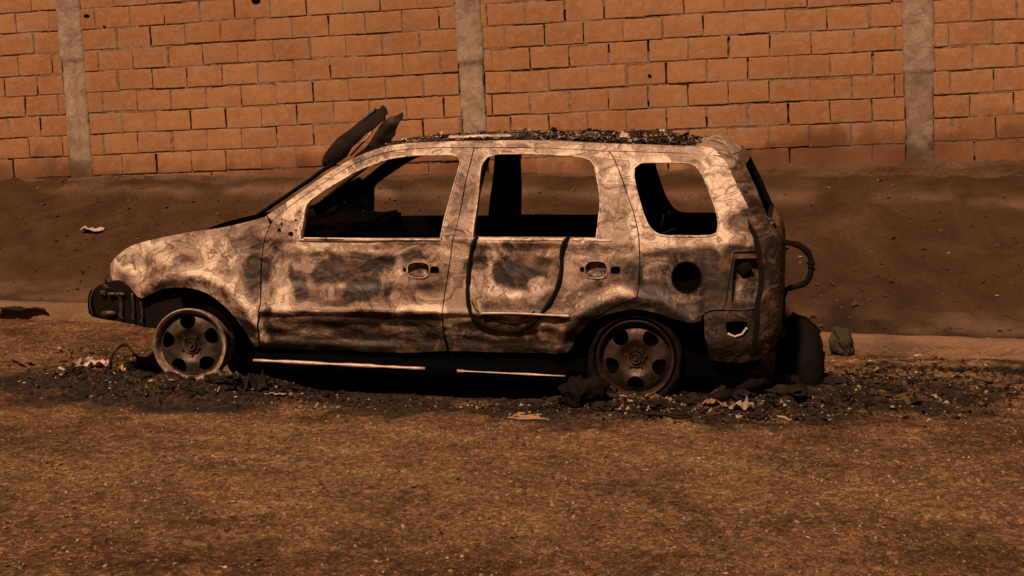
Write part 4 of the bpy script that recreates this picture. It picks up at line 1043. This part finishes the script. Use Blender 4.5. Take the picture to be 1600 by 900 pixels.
# crumpled pieces
def crumple(P, L, Wd, H, seed, n=9):
    V = []; Fc = []
    for i in range(n+1):
        for j in range(n+1):
            u, v = i/n-.5, j/n-.5
            ragged = 1+.35*mn.noise(Vector((u*5, v*5, seed)))
            V.append(P+Vector((u*L*ragged, v*Wd*ragged, max(.003, H*(.35+.8*mn.fractal(Vector((u*3.2, v*3.2, seed)), 1, 2, 3))*(1-(2*abs(u))**3*.6)))))
    for i in range(n):
        for j in range(n): a = i*(n+1)+j; Fc.append((a, a+n+1, a+n+2, a+1))
    return V, Fc
for name, (x, y), L, Wd, H, mat, lab, cat in (
    ('paper_scrap', (156, 574), .13, .10, .07, m_plain('pinkish_paper', (.50, .36, .33), .8, 25, .25), 'crumpled pinkish paper scrap on the ash heap left of the front wheel', 'paper'),
    ('paper_scrap', (138, 571), .12, .10, .06, ASHM, 'greyish crumpled scrap left beside the pinkish paper', 'scrap'),
    ('wrapper', (190, 581), .035, .05, .045, m_plain('yellow_plastic', (.62, .36, .07), .6, 30, .2), 'tiny yellow wrapper on the black ash left of the front wheel', 'wrapper'),
    ('metal_fragment', (176, 572), .10, .06, .03, RIMF, 'grey flat metal fragment behind the yellow wrapper', 'metal piece'),
    ('paper_scrap', (148, 393), .16, .14, .05, PAPER, 'pale torn paper lying on the dirt bank left of the car', 'paper'),
    ('metal_fragment', (1110, 603), .14, .07, .11, m_plain('ochre_ash', (.30, .19, .10), .9, 40, .5), 'curled ochre scrap lying on the tyre strip behind the rear wheel', 'scrap'),
    ('metal_fragment', (1084, 612), .05, .05, .06, ASHM, 'small pale lump beside the rear wheel on the right', 'scrap'),
    ('metal_fragment', (1160, 640), .12, .06, .08, ASHM, 'pale jagged scrap in front of the long tyre strip', 'scrap'),
    ('metal_fragment', (1118, 634), .12, .08, .06, m_plain('brown_ash', (.19, .12, .075), .9, 40, .5), 'brown crumpled scrap under the curled ochre one', 'scrap'),
    ('charred_rag', (40, 470), .42, .20, .035, CHAR, 'flat black charred rag on top of the kerb at the far left', 'rag'),
    ('cardboard_scrap', (830, 651), .20, .16, .012, m_plain('cardboard', (.30, .17, .09), .9, 30, .4), 'flat brown patch of scrap on the road left of the tyre chunk', 'scrap'),
    ('ash_lump', (352, 604), .13, .12, .09, m_plain('grey_ash', (.13, .095, .075), .95, 50, .5), 'brownish grey ash lump in front of the front wheel', 'ash lump'),
    ('burnt_block', (402, 604), .13, .12, .14, CHAR, 'black burnt block on the ground right of the front wheel', 'burnt lump'),
    ('metal_fragment', (430, 617), .10, .05, .02, ASHM, 'small pale sliver on the road below the sill', 'scrap'),
    ('metal_fragment', (1440, 437-60), .05, .04, .02, PAPER, 'white flake high on the dirt bank at the right', 'litter')):
    P = G(x, y); V, Fc = crumple(P, L, Wd, H, random.random()*50); loose(name, (V, Fc), mat, lab, cat, base=P)
# white litter specks on the bank
k = 0
for x, y in ((1432, 331), (1484, 348), (1476, 356), (1551, 365), (1585, 380), (1563, 358), (1391, 428), (1370, 435), (1292, 430), (1410, 507), (1398, 505), (1490, 495), (1362, 491), (1562, 525),
             (62, 393), (196, 350), (202, 358), (213, 345), (322, 334), (218, 366), (131, 304), (1288, 311), (1253, 325), (838, 322), (870, 322), (640, 329)):
    P = G(x, y); V, Fc = crumple(P, random.uniform(.012, .035), random.uniform(.012, .03), .014, random.random()*50, 3)
    if 800 < x < 900 or x == 640: lab0, grp = 'tiny whitish scrap on the dirt bank, seen through the car windows', 'litter seen through the car'
    elif x < 500: lab0, grp = 'tiny whitish scrap of litter on the dark dirt bank left of the car', 'litter on the bank left of the car'
    else: lab0, grp = 'tiny whitish scrap of litter on the dark dirt bank right of the car', 'litter on the bank right of the car'
    loose('litter_scrap', (V, Fc), PAPER, lab0, 'litter', grp, base=P); k += 1
# char rubble: uncountable
def scatter(name, n, pick, size, mat, label, cat, tilt=.6, shape='chunk', attrs=None):
    VV = []; FFc = []; A_ = []
    for _ in range(n):
        X, Y, dens = pick()
        if random.random() > dens: continue
        s = size(); P = Vector((X, Y, gz(X, Y)))
        b = len(VV)
        if shape == 'chunk' or (shape == 'mix' and random.random() < .55):
            pts = [Vector((random.gauss(0, 1), random.gauss(0, 1), random.gauss(0, 1))).normalized() for _ in range(3)]
            ax = [Vector((1, 0, 0)), Vector((-1, 0, 0)), Vector((0, 1, 0)), Vector((0, -1, 0)), Vector((0, 0, .8)), Vector((0, 0, -.5))]
            R_ = rrot(.5); sc = (random.uniform(.7, 1.4), random.uniform(.6, 1.1), random.uniform(.4, .9))
            for a in ax:
                q = Vector((a.x*sc[0], a.y*sc[1], a.z*sc[2]))*s*random.uniform(.75, 1.2); VV.append(P+R_ @ q+Vector((0, 0, s*.2)))
            FFc += [tuple(b+i for i in f) for f in ((0, 2, 4), (2, 1, 4), (1, 3, 4), (3, 0, 4), (2, 0, 5), (1, 2, 5), (3, 1, 5), (0, 3, 5))]
        else:
            v, f = flake(P+Vector((0, 0, s*.5)), s*2.6, s*random.uniform(.6, 1.6), random.uniform(-2, 2), rrot(tilt)); VV += v; FFc += [tuple(i+b for i in q) for q in f]
    o = mobj(name, VV, FFc, mat, smooth=False); return tag(o, label, cat, kind='stuff')
def pickb(spots):
    def f():
        cx, cy, rx, ry = random.choice(spots); return random.gauss(cx, rx), random.gauss(cy, ry), 1
    return f
sp1 = [(-.45, .1, .32, .14), (.05, -.2, .35, .07), (.45, -.05, .22, .12), (2.3, -.12, .25, .06), (2.95, -.05, .35, .12), (3.5, .35, .4, .25), (3.9, .8, .4, .25), (3.1, .1, .4, .15), (-.7, .9, .5, .3), (1.4, -.1, .8, .08), (2.7, -.2, .4, .06)]
scatter('charred_rubble', 7000, pickb(sp1), lambda: min(.022, .003+random.expovariate(1/.0045)), CHAR, 'black charred rubble strewn around both wheels', 'rubble', shape='mix')
scatter('ash_flakes', 700, pickb(sp1), lambda: min(.022, .004+random.expovariate(1/.005)), ASHM, 'pale ash flakes mixed into the black rubble', 'ash', shape='mix')
lump = []
for cx, cy, r_ in ((-.25, .02, .05), (.28, -.16, .06), (.42, -.12, .045), (.15, -.25, .035), (-.75, .2, .04), (.6, -.05, .03), (2.62, -.12, .05), (2.82, -.05, .06), (3.05, -.02, .05), (3.3, .15, .07), (3.6, .3, .05), (3.85, .55, .05), (3.5, .6, .06), (2.35, -.18, .04), (2.0, -.15, .03), (-.5, .5, .06), (3.15, -.22, .035), (2.75, -.25, .03)):
    lump.append(blob((cx, cy, gz(cx, cy)+r_*.25), r_, .5, 3, (1.5, .9, .6), 1.8, cx*7, flat=-r_*.4))
lv, lf, lm = merge(lump)
tag(mobj('melted_slag', lv, lf, CHAR, smooth=False), 'dark melted slag lumps around both wheels', 'slag', kind='stuff')
sp2 = [(4.4, 1.35, .6, .12), (5.0, 1.5, .5, .1), (4.1, .55, .3, .2), (4.8, .95, .6, .05)]
scatter('dirt_clods', 1500, pickb(sp2), lambda: .004+random.expovariate(1/.006), CHAR, 'dark dirt clods along the kerb right of the car', 'clods')
def pickr():
    X = random.uniform(-1.9, 5.2); Y = random.uniform(-3.2, 1.7); return X, Y, (.35+.65*ss(-.2, .5, fbm(X, Y, 3, 1.5, 3)+.2))*(1-.8*burnv(X, Y))
scatter('gravel', 42000, pickr, lambda: min(.013, .002+random.expovariate(1/.0028)), GRAV, 'fine brown gravel spread over the road in front of the car', 'gravel')
scatter('earth_clods', 420, lambda: (lambda X: (X, kerbY(X)+.15+abs(random.gauss(0, .7))*1.1, 1))(random.uniform(-3, 5.6)), lambda: .006+random.expovariate(1/.008), m_plain('clod', (.055, .032, .019), .95, 30, .6), 'earth clods lying on the slope below the wall', 'clods')
def pickk():
    X = random.uniform(-3, 5.6); Y = kerbY(X)+random.uniform(.1, 1.8); return X, Y, 1
scatter('soil_crumbs', 4500, pickk, lambda: .003+random.expovariate(1/.004), m_plain('soil', (.075, .044, .027), .95, 40, .6), 'crumbs of soil on the dirt bank below the wall', 'soil')
